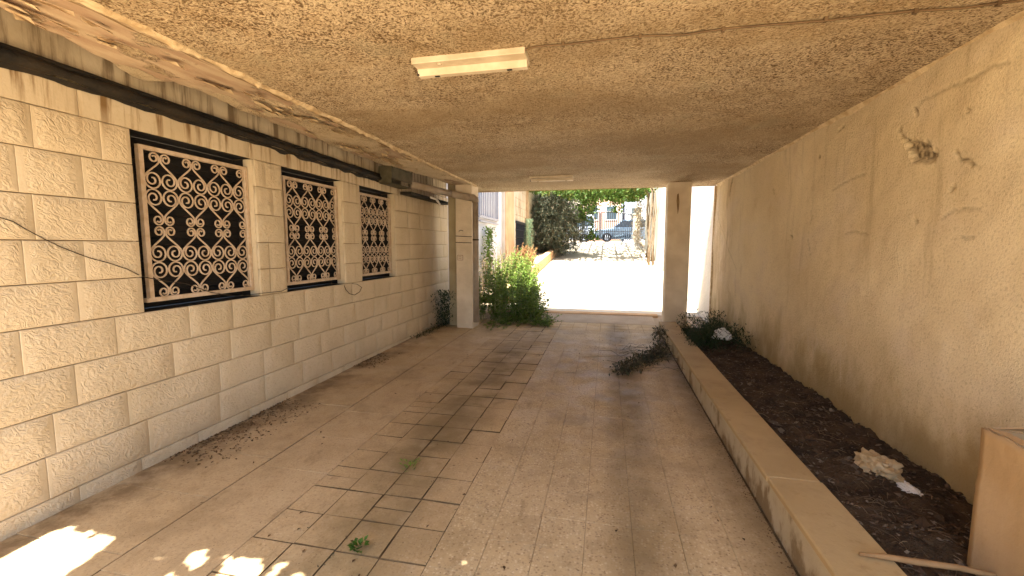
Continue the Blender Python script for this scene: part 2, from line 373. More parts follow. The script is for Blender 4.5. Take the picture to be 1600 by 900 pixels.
def me_tile(V, F, mat):
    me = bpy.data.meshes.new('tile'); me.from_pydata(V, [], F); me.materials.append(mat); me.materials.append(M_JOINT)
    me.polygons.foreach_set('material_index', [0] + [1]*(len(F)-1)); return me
def me_of(name, V, F, mat):
    me = bpy.data.meshes.new(name); me.from_pydata(V, [], F); me.materials.append(mat); return me
P = .24
tight = [me_of('tile', *tile_mesh(P-.0018, .2392, .0006, seed=i), M_TERR) for i in range(3)]
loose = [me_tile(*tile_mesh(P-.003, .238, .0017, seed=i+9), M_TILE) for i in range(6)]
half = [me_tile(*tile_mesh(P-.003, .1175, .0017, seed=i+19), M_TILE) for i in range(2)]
def lay(me, x, y, dz, tx, ty, rz):
    o = place(me.name.split('.')[0], me, (x, y, fz(y)+dz), fl); o.rotation_euler = (tx + .0125, ty, rz); return o
Y0 = 1.992 - 4*.241
rows = [Y0 + .241*(k+.5) for k in range(29)]
far_mb = MB()
for k, y in enumerate(rows):
    if y > 8.1: continue
    for j in range(11):
        x = .40 + .24*2 - P*(j+.5); mid = j >= 7
        if y < 1.5 or y > 7.4:                                    # outside what can be told apart: one joined part
            Vt, Ft = tile_mesh(P-(.012 if mid else .004), .236, .003)
            far_mb.add([(a+x, b+y, c+fz(y)) for a, b, c in Vt], Ft); continue
        if mid:
            if R.random() < .10 and y < 6:
                for q in (-1, 1):
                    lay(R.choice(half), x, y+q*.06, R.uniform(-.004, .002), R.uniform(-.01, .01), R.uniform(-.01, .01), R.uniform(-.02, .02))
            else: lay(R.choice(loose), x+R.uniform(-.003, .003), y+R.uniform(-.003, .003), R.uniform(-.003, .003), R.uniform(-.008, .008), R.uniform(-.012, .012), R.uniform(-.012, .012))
        else: lay(R.choice(tight), x, y, R.uniform(-.0008, .0008), 0, R.uniform(-.002, .002), 0)
yk = -1.0
while yk < Y0 - .01:
    for j in range(11):
        Vt, Ft = tile_mesh(P-.006, .236, .003); far_mb.add([(a+.88-P*(j+.5), b+yk+.12, c+fz(yk)) for a, b, c in Vt], Ft)
    yk += .241
slabs = [me_of('floor_slab', *tile_mesh(.509, .4796, .0015, seed=i), M_SLABF) for i in range(3)]
slabs2 = [me_of('floor_slab', *tile_mesh(.722, .4796, .0015, seed=i+5), M_SLABF) for i in range(3)]
y = -1.0 + .24
while y < 7.95:
    sh = .12 if y > 1 else 0
    lay(R.choice(slabs), -1.76-.257, y, R.uniform(-.002, .001), 0, R.uniform(-.003, .003), 0)
    lay(R.choice(slabs2), -2.28-.364, y+.1, R.uniform(-.003, .001), 0, R.uniform(-.003, .003), 0)
    y += .4815
tag(far_mb.build('distant_tiles', M_TILE, fl), kind='stuff')
# ------------------------------------------------------------------ left house wall of coursed stone
COURSE = [-.03, .096, .339, .572, .82, 1.062, 1.298, 1.534, 1.78, 2.024, 2.252, 2.42]
OPEN = [(2.24, 3.235), (3.555, 4.515), (4.865, 5.77)]
OZ = (1.062, 2.252)
wall = thing('house_wall', 'coursed cream stone house wall with three scrollwork windows along the passage', 'wall', (-3, 4, 0))
core = MB()
XB, XF = -3.34, -3.022
def wpan(y0, y1, z0, z1): core.box(XB, XF, y0, y1, z0, z1)
edges = [-5.0] + [e for o in OPEN for e in (o[0]-.021, o[1]+.021)] + [7.86]
wpan(-5, 7.86, -.05, OZ[0]-.027); wpan(-5, 7.86, OZ[1]+.027, 2.40)
for a, b in zip(edges[0::2], edges[1::2]): wpan(a, b, OZ[0]-.0265, OZ[1]+.0265)
wpan(.8, 7.86, 2.401, 3.02)
core.build('core', M_MORTAR, wall)
def stone(y0, y1, z0, z1, x=-3.0, depth=.022, par=wall, rough=True, seed=0):
    g = .0010; y0 += g; y1 -= g; z0 += .0024; z1 -= .0024
    L, H = y1-y0, z1-z0; r = random.Random(seed); d0 = r.uniform(-.0015, .0015)
    mgy = min(.026, L*.12) * r.uniform(.5, 1.3); mgz = .006 if H > .15 else .004
    us = [0, .003, mgy] + list(np.linspace(mgy+.012, L-mgy-.012, 6)) + [L-mgy, L-.003, L]
    vs = [0, .003, mgz] + list(np.linspace(mgz+.010, H-mgz-.010, 4)) + [H-mgz, H-.003, H]
    V = []; nu, nv = len(us), len(vs)
    for i, u in enumerate(us):
        for j, v in enumerate(vs):
            if j in (0, nv-1): d = -.003
            elif i in (0, nu-1): d = -.0015
            elif 3 <= i <= nu-4 and 3 <= j <= nv-4: d = .0035 + r.uniform(-.002, .003) if rough else .001
            else: d = 0
            V.append((x+d+d0, y0+u, z0+v))
    F = []; mi = []
    for i in range(nu-1):
        for j in range(nv-1):
            a = i*nv+j; F.append((a, a+nv, a+nv+1, a+1))
            mi.append(1 if rough and 2 <= i <= nu-4 and 2 <= j <= nv-4 else 0)
    k = len(V); per = [(0, 0), (nu-1, 0), (nu-1, nv-1), (0, nv-1)]
    for i, j in per: vx = V[i*nv+j]; V.append((x-depth, vx[1], vx[2]))
    rim = [[i*nv for i in range(nu)], [(nu-1)*nv+j for j in range(nv)], [i*nv+nv-1 for i in range(nu-1, -1, -1)], [j for j in range(nv-1, -1, -1)]]
    for q in range(4): F.append(tuple(reversed(rim[q])) + (k+q, k+(q+1) % 4)); mi.append(0)
    o = obj('stone', V, F, [MS_FLAT, MS_ROUGH], par, True, mi); 
    return o
SEAM = {10: [1.75-.27, 1.97, 2.82], 9: [1.43, 1.75, 2.07], 8: [1.38, 1.67, 1.96], 7: [1.40, 1.72, 2.06], 6: [1.40, 1.66, 1.93],
        5: [1.45, 1.88, 2.40, 2.90], 4: [1.2, 1.61, 2.06, 2.55], 3: [1.4, 1.83, 2.41, 2.89], 2: [1.3, 1.71, 2.09, 2.77], 1: [1.25, 1.66, 2.2, 2.75]}
sid = 0
for k in range(11):
    z0, z1 = COURSE[k], COURSE[k+1]
    through = not (5 <= k <= 9)
    spans = [(-.6, 7.9)] if through else [(-.6, OPEN[0][0]), (OPEN[0][1], OPEN[1][0]), (OPEN[1][1], OPEN[2][0]), (OPEN[2][1], 7.9)]
    for a, b in spans:
        s = [q for q in SEAM.get(k, []) if a+.12 < q < b-.12]
        js = [a]
        while (s and js[-1] < s[0] - .5): js.append(min(js[-1] + R.uniform(.32, .45), s[0]-.2))
        js += s
        if b - a < .4:
            js = [a] if R.random() < .6 else [a, a + (b-a)*R.choice((.38, .62))]
        else:
            while js[-1] < b - .62: js.append(js[-1] + R.uniform(.34, .52))
            if b - js[-1] > .5: js.append((js[-1]+b)/2)
        js.append(b)
        for p, q in zip(js, js[1:]):
            if q - p > .05: stone(p, q, z0, z1, seed=sid, rough=(k < 10)); sid += 1
MB().box(-3.021, -3.008, .6, 7.85, 2.425, 3.0).build('upper_render', m_streaked(), wall)
# reveals of the window openings in dressed stone
rvl = MB(); dkl = MB()
for a, b in OPEN:
    rvl.box(-3.115, -3.024, b, b+.02, OZ[0], OZ[1]); rvl.box(-3.115, -3.024, a-.02, a, OZ[0], OZ[1])
    dkl.box(-3.335, -3.116, b+.001, b+.02, OZ[0], OZ[1]).box(-3.335, -3.116, a-.02, a-.001, OZ[0], OZ[1]).box(-3.335, -3.024, a, b, OZ[0]-.026, OZ[0]-.004).box(-3.335, -3.024, a, b, OZ[1]+.004, OZ[1]+.026)
dkl.build('window_lining', M_DARK, wall)
rvl.build('reveal', MS_FLAT, wall)

# ------------------------------------------------------------------ window grilles of scrolled iron
UH, UW = .26, .262
def scroll_pts():
    pts = []
    c = Vector((.0445, .041)); n = 20
    for i in range(n+1):                                      # small curl, unwinding, leaves on its inner side
        t = i/n; a = math.radians(180 + (1-t)*500); r = .011 + .027*t**.8
        pts.append(c + Vector((math.cos(a), math.sin(a)))*r)
    p0 = Vector((.0075, .064)); pts.append(p0); p3 = Vector((.1265, .190)); t0 = Vector((.035, .085)); t3 = Vector((.012, .10))
    for i in range(1, 12):
        t = i/12; h = (2*t**3-3*t**2+1, t**3-2*t**2+t, -2*t**3+3*t**2, t**3-t**2)
        pts.append(p0*h[0] + t0*h[1]*1.2 + p3*h[2] + t3*h[3]*1.2)
    c = Vector((.0665, .196)); n = 30
    for i in range(n+1):
        t = i/n; a = math.radians(t*640); r = .0605 - .0475*max(0, (t-.26)/.74)**.9
        pts.append(c + Vector((math.cos(a), math.sin(a)))*r)
    return pts
SP = scroll_pts()
SMESH = {}
for sx in (1, -1):
    for sz in (1, -1):
        mb = MB().tube([(0, p.x*sx, p.y*sz) for p in SP], .0064, 4, True, True)
        SMESH[sx, sz] = me_of('scroll', mb.V, mb.F, M_GRILLE)
for wi, (a, b) in enumerate(OPEN):
    y0, y1 = a+.095, b-.008; z0, z1 = 1.135, 2.183; X = -3.085
    f = MB(); f.box(X-.016, X+.016, y0, y1, z1-.028, z1); f.box(X-.016, X+.016, y0-.02, y1+.02, z0-.02, z0+.01)
    f.box(X-.0165, X+.0165, y0, y0+.03, z0+.01, z1-.0285); f.box(X-.0165, X+.0165, y1-.026, y1, z0+.01, z1-.0285)
    win = f.build('window_grille', M_GRILLE, wall)
    W = (y1 - y0 - .056); cw = W/3.5
    for col in range(4):
        yc = y0 + .03 + cw*(col+.5)
        for q in range(4):
            base = z1 - .03 - q*.254 if q % 2 == 0 else z1 - .03 - (q+1)*.254
            szz = -1 if q % 2 == 0 else 1
            for sx in (1, -1):
                if col == 3 and sx == 1: continue
                o = place('scroll', SMESH[sx, szz], (X, yc, base), win); o.scale = (1, cw/UW, .254/UH)
    # closed roller shutter behind the grille
    sh = MB()
    z = OZ[0]
    sh.box(-3.22, -3.21, a, b, OZ[0], OZ[1])
    while z < OZ[1]-.05: sh.add([(-3.208, a+.002, z), (-3.208, b-.002, z), (-3.19, b-.002, z+.008), (-3.19, a+.002, z+.008), (-3.205, b-.002, z+.05), (-3.205, a+.002, z+.05)], [(0, 1, 2, 3), (3, 2, 4, 5)]); z += .055
    sh.build('shutter', M_DARK, wall)

# ------------------------------------------------------------------ roof slab (its soffit is the ceiling)
roof = thing('roof_slab', 'low concrete roof slab with rough spattered plaster soffit over the passage', 'roof', (0, 4, 2.54))
ey = [(.75, -2.69), (1.5, -2.687), (1.75, -2.73), (2.0, -2.83), (2.2, -2.93), (2.30, -2.955), (2.335, -2.74), (2.7, -2.78), (3.1, -2.82), (4.2, -2.86), (5.28, -2.91), (5.42, -2.79), (6.2, -2.72), (7.1, -2.62), (8.05, -2.55)]
Yg = np.unique(np.concatenate([np.linspace(.75, 4, 116), np.linspace(4, 8.05, 70), [p[0] for p in ey]]))
El = np.interp(Yg, [p[0] for p in ey], [p[1] for p in ey])
El = El + np.array([noise.fractal(Vector((1.3, y*7, 4)), 1, 2, 5) for y in Yg])*.034
nx = 110; Pg = []
Tx = np.concatenate([np.linspace(0, .2, 40)[:-1], np.linspace(.2, 1, 71)])
for i, y in enumerate(Yg):
    xs = El[i] + Tx*(1.80 - El[i])
    for x in xs:
        h = noise.fractal(Vector((x*1.1, y*1.1, 3)), 1, 2, 3)*.008
        if x < -2.2:
            h += .012 + .010*noise.fractal(Vector((x*5, y*2.4, 9)), 1, 2, 5)
            if x < El[i] + .03: h += .012*(1 - (x-El[i])/.03)
        Pg.append((x, y, 2.54 + h))
Pg = np.array(Pg)
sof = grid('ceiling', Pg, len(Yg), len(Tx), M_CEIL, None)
sof.parent = roof; sof.location = Vector((0, 0, 0)) - WL[roof.name]
sb = MB(); 
sb.box(-2.55, 1.798, .755, 8.045, 2.585, 2.80)
sb.box(-3.02, -2.5, .56, 8.043, 2.86, 3.1)
sb.build('slab', M_SLAB, roof)
# slab edge under the broken lip, following the soffit
V = []; F = []
for i, y in enumerate(Yg): V += [(El[i], y, 2.575), (El[i]+.02, y, 2.62), (-2.5, y, 2.84)]
for i in range(len(Yg)-1):
    for j in range(2): a = 3*i+j; F.append((a, a+1, a+4, a+3))
obj('broken_lip', V, F, M_SLAB, roof)
V = [(-2.56, 8.048, 2.53), (1.8, 8.048, 2.53), (1.8, 8.048, 2.8), (-2.56, 8.048, 2.8)]
obj('slab_edge', V, [(0, 1, 2, 3)], M_RIDGE, roof)
# ridge of crumbled plaster along the drip line
mb = MB(); prev = None; ys_ = np.arange(.8, 7.3, .03); V = []; F = []
for i, y in enumerate(ys_):
    x = -2.185 - .006*y + .018*noise.fractal(Vector((0, y*1.7, 2)), 1, 2, 4)
    ww = .022 + .026*noise.fractal(Vector((3, y*5, 0)), 1, 2, 4); ww = max(ww, .006)*(1.25 if y < 4 else .9)
    d = .010 + .034*abs(noise.fractal(Vector((7, y*6, 0)), 1, 2, 4))
    V += [(x-ww*1.2, y, 2.552), (x-ww*.3, y, 2.54-d), (x+ww*.5, y, 2.54-d*.8), (x+ww*1.2, y, 2.549)]
for i in range(len(ys_)-1):
    for j in range(3): a = 4*i+j; F.append((a, a+4, a+5, a+1))
obj('drip_ridge', V, F, M_RIDGE, roof)
V = []; F = []
for i, y in enumerate(ys_):
    x = -2.185 - .006*y + .018*noise.fractal(Vector((0, y*1.7, 2)), 1, 2, 4) - .034 - .012*noise.noise(Vector((4, y*6, 0))); ww = max(0, .006 + .016*noise.fractal(Vector((6, y*4, 5)), 1, 2, 4))*(1 if y < 5 else .5)
    V += [(x-ww, y, 2.5295), (x+ww, y, 2.5295)]
for i in range(len(ys_)-1): F.append((2*i, 2*i+2, 2*i+3, 2*i+1))
obj('drip_crack_shadow', V, F, M_MORTAR, roof)  # dark strip colours in the crack and the shadow gap beside the ridge
# loose flakes hanging from the band
for q in range(60):
    y = R.uniform(1.2, 5.5); x = R.uniform(-2.72, -2.24); L = R.uniform(.03, .13); Wd = R.uniform(.012, .045); a = R.uniform(-.3, .3)
    pts = []
    for t in np.linspace(0, 1, 5):
        for sgn in (-1, 1):
            ww = Wd*(math.sin(math.pi*(.12+.8*t)))*R.uniform(.7, 1.2)
            pts.append((x + sgn*ww*math.cos(a) - (t-.5)*L*math.sin(a)*2, y + (t-.5)*L*2 + sgn*ww*math.sin(a), 2.548 - (.004 + (.03 if sgn > 0 else 0)*R.uniform(.3, 1))))
    obj('plaster_flake', pts, [(2*i, 2*i+2, 2*i+3, 2*i+1) for i in range(4)], M_RIDGE, roof)

# ------------------------------------------------------------------ right retaining wall with cracks
def px(x, y):                                                  # a direction read off the photograph, turned into a point on the wall
    d = Vector(((x-800)/670, (450-y)/670, -1)); d = cam.rotation_euler.to_matrix() @ d
    return d
def onright(x, y):
    d = px(x, y); k = 1.8/d.x; return (d.y*k, 1.5 + d.z*k)
Yr = np.concatenate([np.arange(.4, 4.2, .011), np.arange(4.2, 8.02, .022)]); Zr = np.arange(-.05, 2.56, .0115)
YY, ZZ = np.meshgrid(Yr, Zr, indexing='ij'); yy, zz = YY.ravel(), ZZ.ravel()
nz = np.array([noise.fractal(Vector((0, y*1.3, z*1.3)), 1, 2, 4)*.020 + noise.noise(Vector((5, y*9, z*9)))*.0028 for y, z in zip(yy, zz)])
jit = np.array([noise.noise(Vector((2, y*40, z*40))) for y, z in zip(yy, zz)])
def seg_d(poly):
    d = np.full(len(yy), 9.0)
    for (a, b), (c, e) in zip(poly, poly[1:]):
        vx, vz = c-a, e-b; L2 = vx*vx+vz*vz + 1e-9
        t = np.clip(((yy-a)*vx + (zz-b)*vz)/L2, 0, 1); d = np.minimum(d, np.hypot(yy-a-t*vx, zz-b-t*vz))
    return d
def wob(p):
    out = []
    for (a, b), (c, e) in zip(p, p[1:]):
        for t in np.linspace(0, 1, 6)[:-1]: k = .010*noise.noise(Vector((a+(c-a)*t, b+(e-b)*t, 3))*26); out.append((a+(c-a)*t + k, b+(e-b)*t - k*1.3))
    return out + [p[-1]]
crack = np.zeros(len(yy)); chalk = np.zeros(len(yy)); dx = nz.copy()
CR = [([(1120,330),(1135,380),(1150,420),(1148,470)], .004), ([(1265,330),(1262,372),(1267,400)], .004), ([(1512,127),(1545,108),(1575,98)], .004), ([(1518,258),(1530,262)], .006), ([(1430,172),(1440,158),(1470,143),(1490,135),(1512,127),(1530,118)], .008), ([(1408,204),(1407,214),(1425,223)], .012), ([(1490,238),(1498,248),(1510,250),(1518,258)], .014),
      ([(1468,342),(1484,329),(1500,326),(1527,326)], .007), ([(1322,364),(1338,361),(1357,367)], .007), ([(1500,371),(1520,369)], .006),
      ([(1146,270),(1143,290),(1141,306)], .03), ([(1430,170),(1432,178)], .022), ([(1513,171),(1516,173)], .018), ([(1428,341),(1431,346)], .013), ([(1482,297),(1487,292)], .010),
      ([(1208,295),(1209,303)], .02), ([(1233,368),(1236,371)], .018), ([(1281,242),(1280,246)], .012), ([(1310,205),(1318,197)], .012), ([(1404,207),(1408,200)], .012), ([(1408,124),(1411,122)], .012),
      ([(1590,28),(1597,24)], .012), ([(1268,336),(1267,342)], .010), ([(1300,297),(1330,279),(1352,272)], .004)]
for pl, wd in CR:
    thin = wd < .0085; wd = max(wd*.62, .0105); p = [onright(*q) for q in pl]; d = seg_d(wob(p)) + jit*.4*wd
    m = np.clip((wd - d)/(wd*(.95 if thin else .5)), 0, 1); crack = np.maximum(crack, m*(.5 + .25*noise.noise(Vector((wd*99, 0, 1))) if thin else .78)*np.clip(.75 + jit, .25, 1)); dx = dx + m*(.006 if thin else .014)
sp = [onright(*q) for q in [(1412,219),(1432,219),(1452,224),(1463,243),(1448,252),(1426,252),(1420,238)]]
cy, cz = np.mean([q[0] for q in sp]), np.mean([q[1] for q in sp])
d = seg_d(sp + sp[:1]); ins = np.zeros(len(yy), bool)
for (a, b), (c, e) in zip(sp, sp[1:]+sp[:1]):
    ins ^= ((b > zz) != (e > zz)) & (yy < (c-a)*(zz-b)/((e-b)+1e-12) + a)
sd = np.where(ins, -d, d) + jit*.03
m = np.clip(.5 - sd/.02, 0, 1); dx = dx + m*.03; crack = np.maximum(crack, m*np.clip(.55+jit*1.2, .15, .9))
for pl in ([(1244,552),(1250,528),(1262,514),(1274,515),(1280,535),(1270,552)], [(1262,520),(1264,548)], [(1313,602),(1313,530)], [(1313,530),(1308,522),(1318,527),(1322,540),(1314,548)]):
    d = seg_d([onright(*q) for q in pl]) + jit*.01; chalk = np.maximum(chalk, np.clip((.016-d)/.012, 0, 1))
Pw = np.stack([1.80 + dx, yy, zz], 1)
rw = thing('retaining_wall', 'cracked ochre plaster wall rising behind the raised planting bed', 'wall', (1.8, 4, 0))
o = grid('plaster_face', Pw, len(Yr), len(Zr), M_RW, None, {'crack': crack, 'chalk': chalk}); o.data.flip_normals()
o.parent = rw; o.location = -WL[rw.name]
MB().box(1.86, 2.2, .4, 8.02, -.2, 2.9).build('masonry', M_SLAB, rw)
MB().box(1.78, 1.9, 8.0, 8.06, -.1, 2.53, .012).build('end_edge', M_RIDGE, rw)
# a skim fillet where wall meets ceiling
V = []; F = []
for i, y in enumerate(np.arange(.4, 8.0, .05)):
    k = .028 + .012*noise.noise(Vector((0, y*3, 8)))
    V += [(1.815, y, 2.54-k*1.5), (1.80-k*.25, y, 2.54-k*.5), (1.80-k*1.2, y, 2.556)]
for i in range(len(V)//3-1):
    for j in range(2): a = 3*i+j; F.append((a, a+1, a+4, a+3))
obj('cornice_fillet', V, F, M_RIDGE, rw, True)

# ------------------------------------------------------------------ raised planting bed
kb = thing('planter_kerb', 'long low kerb wall with ochre stone cap edging the planting bed', 'kerb', (1, 4, 0))
MB().box(.895, 1.11, .3, 7.4, -.05, .228).build('kerb_face', M_KFACE, kb)
yk = .3
while yk < 7.3:
    L = min(R.uniform(.9, 1.25), 7.38 - yk)
    if 7.38 - yk - L < .3: L = 7.38 - yk
    j = R.uniform(-.003, .003)
    MB().box(.872+j, 1.135+j*2, yk+.0015, yk+L-.0015, .2285, .262+j*.5, .006).build('cap_stone', M_CAP, kb); yk += L
V = []; nxs, nys = 46, 400
Pg = []
for i, y in enumerate(np.linspace(.3, 7.45, nys)):
    for j, x in enumerate(np.linspace(1.10, 1.86, nxs)):
        t = (x-1.1)/.76
        z = .205 + .03*t + (-.05*max(0, (y-4.2)/3)) + .036*noise.fractal(Vector((x*5, y*5, 1)), 1, 2, 5) + .016*noise.noise(Vector((x*24, y*24, 0)))
        if t < .1: z -= .03*(1-t/.1)
        Pg.append((x, y, z))
soil = grid('soil', np.array(Pg), nys, nxs, M_SOIL, None, kind='structure'); tag(soil, 'dark mulchy soil filling the raised bed', kind='structure')
SZ = np.array(Pg)[:, 2].reshape(nys, nxs)
def soilz(x, y): return float(SZ[int(np.clip((y-.3)/7.15*(nys-1), 0, nys-1)), int(np.clip((x-1.1)/.76*(nxs-1), 0, nxs-1))])
mb = MB()
for q in range(7500):
    y = .6 + 6.6*R.random()**1.5; x = R.uniform(1.13, 1.80); z = soilz(x, y)
    s_ = R.uniform(.004, .013) * (R.uniform(1.5, 2.6) if R.random() < .06 else R.uniform(.6, 1)); fl_ = R.uniform(.25, .8); L = R.uniform(.8, 2.4); a = R.uniform(0, 6.28)
    ca, sa = math.cos(a), math.sin(a); pts = []
    for (ux, uy, uz) in ((1, 0, 0), (-1, 0, .1), (0, 1, 0), (0, -1, .1), (.1, 0, 1), (0, 0, -1)):
        ux, uy, uz = ux*L*R.uniform(.7, 1.2), uy*R.uniform(.6, 1.1), uz*fl_
        pts.append((x + s_*(ux*ca-uy*sa), y + s_*(ux*sa+uy*ca), z + .004 + s_*uz + s_*ux*.2))
    mb.add(pts, [(0, 2, 4), (2, 1, 4), (1, 3, 4), (3, 0, 4), (2, 0, 5), (1, 2, 5), (3, 1, 5), (0, 3, 5)])
tag(mb.build('mulch', M_CHIP), 'bark chips and grit strewn over the soil', kind='stuff')
mb = MB()
for q in range(420):
    y = 1.5 + 4.5*R.random()**1.4; x = R.uniform(1.2, 1.74); z = soilz(x, y)+.012; a = R.uniform(0, 3.14); L = R.uniform(.02, .10)
    mb.tube([(x, y, z), (x+.5*L*math.cos(a), y+.5*L*math.sin(a), z+R.uniform(0, .02)), (x+L*math.cos(a)+R.uniform(-.01, .01), y+L*math.sin(a), z+R.uniform(-.005, .015))], R.uniform(.0008, .0018), 4)
tag(mb.build('twig_litter', m_island('straw_litter', [(.10, .06, .03), (.16, .105, .055), (.07, .04, .02), (.24, .17, .09)])), 'dry twigs lying on the soil of the bed', kind='stuff')

def crumple(name, c, r, mat, label, cat, seed, flat=.7, stretch=(1, 1)):
    bm = bmesh.new(); bmesh.ops.create_icosphere(bm, subdivisions=4, radius=1.0); rr = random.Random(seed); o3 = Vector((rr.random()*9, rr.random()*9, 0))
    for v in bm.verts:
        n_ = v.co.normalized(); k = 1 + .30*noise.noise(n_*1.4+o3) + .5*(abs(noise.noise(n_*2.6+o3))-.25) + .34*(abs(noise.noise(n_*5.5+o3))-.2)
        v.co = Vector((n_.x*r*k*stretch[0], n_.y*r*k*stretch[1], max(n_.z*r*k*flat, -r*.35))) + Vector(c) + Vector((0, 0, r*.3))
    bm.verts.index_update(); V = [v.co[:] for v in bm.verts]; F = [[v.index for v in f.verts] for f in bm.faces]; bm.free()
    return tag(obj(name, V, F, mat), label, cat)
crumple('crumpled_paper', (1.545, 2.74, soilz(1.54, 2.74)), .085, M_TISSUE, 'crumpled beige paper rag lying on the soil near the cardboard box', 'paper', 3, .75, (1.05, 1.5))
crumple('crumpled_scrap', (1.60, 2.56, soilz(1.6, 2.55)-.01), .035, M_BAG, 'small pale plastic scrap beside the crumpled paper rag', 'litter', 5, .5, (1.0, 2.2))
crumple('plastic_bag', (1.50, 6.0, .30), .10, M_BAG, 'crumpled white plastic bag caught in the dark weeds of the bed', 'bag', 8, .9, (1.1, 1.0))

# cardboard box, open top with a torn flap
bxt = thing('cardboard_box', 'tan cardboard box with torn open flaps standing in the planting bed', 'box', (1.65, 2.2, .22))
x0, x1, y0, y1, zb, zt, th = 1.45, 1.79, 1.62, 1.97, .20, .80, .006
def panel(name, pts, th=.005):
    a = Vector(pts[0]); n_ = (Vector(pts[1])-a).cross(Vector(pts[-1])-a).normalized()*th; k = len(pts)
    V = [Vector(p) for p in pts] + [Vector(p)+n_ for p in pts]
    F = [tuple(range(k)), tuple(range(2*k-1, k-1, -1))] + [(i, i+k, (i+1) % k + k, (i+1) % k) for i in range(k)]
    return obj(name, V, F, M_CARD, bxt)
def dented(a, b, seed):
    nu, nv = 15, 22; P_ = []
    for i in range(nu):
        for j in range(nv):
            u, v = i/(nu-1), j/(nv-1); p = Vector(a).lerp(Vector(b), u); n_ = Vector((b[1]-a[1], a[0]-b[0], 0)).normalized()
            d = .005*noise.noise(Vector((u*2.3, v*2.3, seed))) + .002*noise.noise(Vector((u*7, v*5, seed))) - (.003 if abs(v-.62) < .03 else 0); top = zt + .012*noise.noise(Vector((u*5, 1, seed))) - .004
            P_.append((p.x + n_.x*d, p.y + n_.y*d, zb + (top-zb)*v))
    o = grid('side_panel', np.array(P_), nu, nv, M_CARD); o.parent = bxt; o.location = -WL[bxt.name]; m_ = o.modifiers.new('thick', 'SOLIDIFY'); m_.thickness = .005
dented((x0, y0, 0), (x0, y1, 0), 1)
MB().box(x0-.012, x0-.0105, y0+.06, y0+.10, zb, zt-.03).build('tape', simple('brown_tape', (.44, .275, .125), (.40, .245, .11), 5, .5, None), bxt)
panel('side_panel', [(x0+.006, y1+.001, zb), (x0+.006, y1+.001, zt-.005), (x0+.15, y1+.001, zt-.02), (x1, y1+.001, zt-.01), (x1, y1+.001, zb)])
panel('side_panel', [(x1, y0, zb), (x1, y0, zt), (x1, y1-.007, zt), (x1, y1-.007, zb)])
panel('side_panel', [(x0+.007, y0, zb), (x0+.007, y0, zt-.02), (x1-.007, y0, zt-.02), (x1-.007, y0, zb)])
panel('flap', [(x0+.03, y1+.006, zt-.008), (x0+.10, y1-.03, zt+.014), (x1-.05, y1-.06, zt+.012), (x1, y1+.004, zt-.01)], .004)
panel('flap', [(x0+.004, y1-.02, zt+.001), (x0+.004, y1-.16, zt-.004), (x0+.05, y1-.15, zt-.012), (x0+.045, y1-.05, zt-.004)], .004)

tag(MB().tube([(1.012, 1.865, .276), (1.10, 1.862, .281), (1.2, 1.858, .279), (1.33, 1.850, .284), (1.44, 1.843, .276), (1.6, 1.85, .262)], [.006, .011, .0125, .0115, .010, .009], 8).build('wooden_stick', M_STICK, smooth=True), 'smooth brown stick lying across the kerb cap beside the cardboard box', 'stick')

# ------------------------------------------------------------------ pillars, pipes, cables, lights
pl = thing('pillar', 'square plaster pillar with the drainpipe beside it at the left of the passage mouth', 'pillar', (-2.41, 7.3, fz(7.3)), 'pillars at the passage mouth')
MB().box(-2.565, -2.265, 7.1, 7.5, -.02, 2.56, .015).build('shaft', M_PILL, pl)
MB().box(-2.77, -2.567, 7.3, 7.45, -.02, 2.62, .008).build('side_pier', simple('greenish_render', (.40, .33, .20), (.32, .25, .14), 3, .9, 40), pl)
w_ = MB(); w_.tube([(-2.56, 7.093, 1.68), (-2.4, 7.092, 1.67), (-2.268, 7.093, 1.665)], .006, 5).tube([(-2.56, 7.093, 1.57), (-2.44, 7.092, 1.565), (-2.27, 7.093, 1.56)], .006, 5)
w_.tube([(-2.50, 7.093, 1.76), (-2.46, 7.092, 1.78), (-2.42, 7.093, 1.765)], .006, 5); w_.build('strap', M_WIRE, pl)
sg = MB(); X0, X1, Z0, Z1 = -2.53, -2.43, 1.26, 1.35
for a, b, c, d in ((X0, X1, Z1-.006, Z1), (X0, X1, Z0, Z0+.006), (X0, X0+.006, Z0+.007, Z1-.007), (X1-.006, X1, Z0+.007, Z1-.007)): sg.box(a, b, 7.094, 7.102, c, d)
for q in range(2): sg.box(X0+.02, X1-.03, 7.094, 7.102, Z0+.03+q*.028, Z0+.036+q*.028)
sg.build('stencil_mark', simple('faded_red_paint', (.28, .13, .07), (.34, .18, .10), 9), pl)
pr = thing('pillar', 'square plaster pillar standing on the end of the planter kerb', 'pillar', (1.13, 7.7, .2), 'pillars at the passage mouth')
MB().box(.965, 1.325, 7.5, 7.82, .0, 2.57, .018).build('shaft', M_PILL, pr)
MB().box(.925, 1.40, 7.42, 7.86, -.02, .20, .012).build('plinth', M_KFACE, pr)
MB().add([(1.10, 7.496, 2.34), (1.125, 7.496, 2.36), (1.14, 7.496, 2.22), (1.135, 7.496, 2.1), (1.12, 7.496, 2.02), (1.108, 7.496, 2.12), (1.095, 7.496, 2.24)], [tuple(range(7))]).build('damp_drip', M_MORTAR, pr)

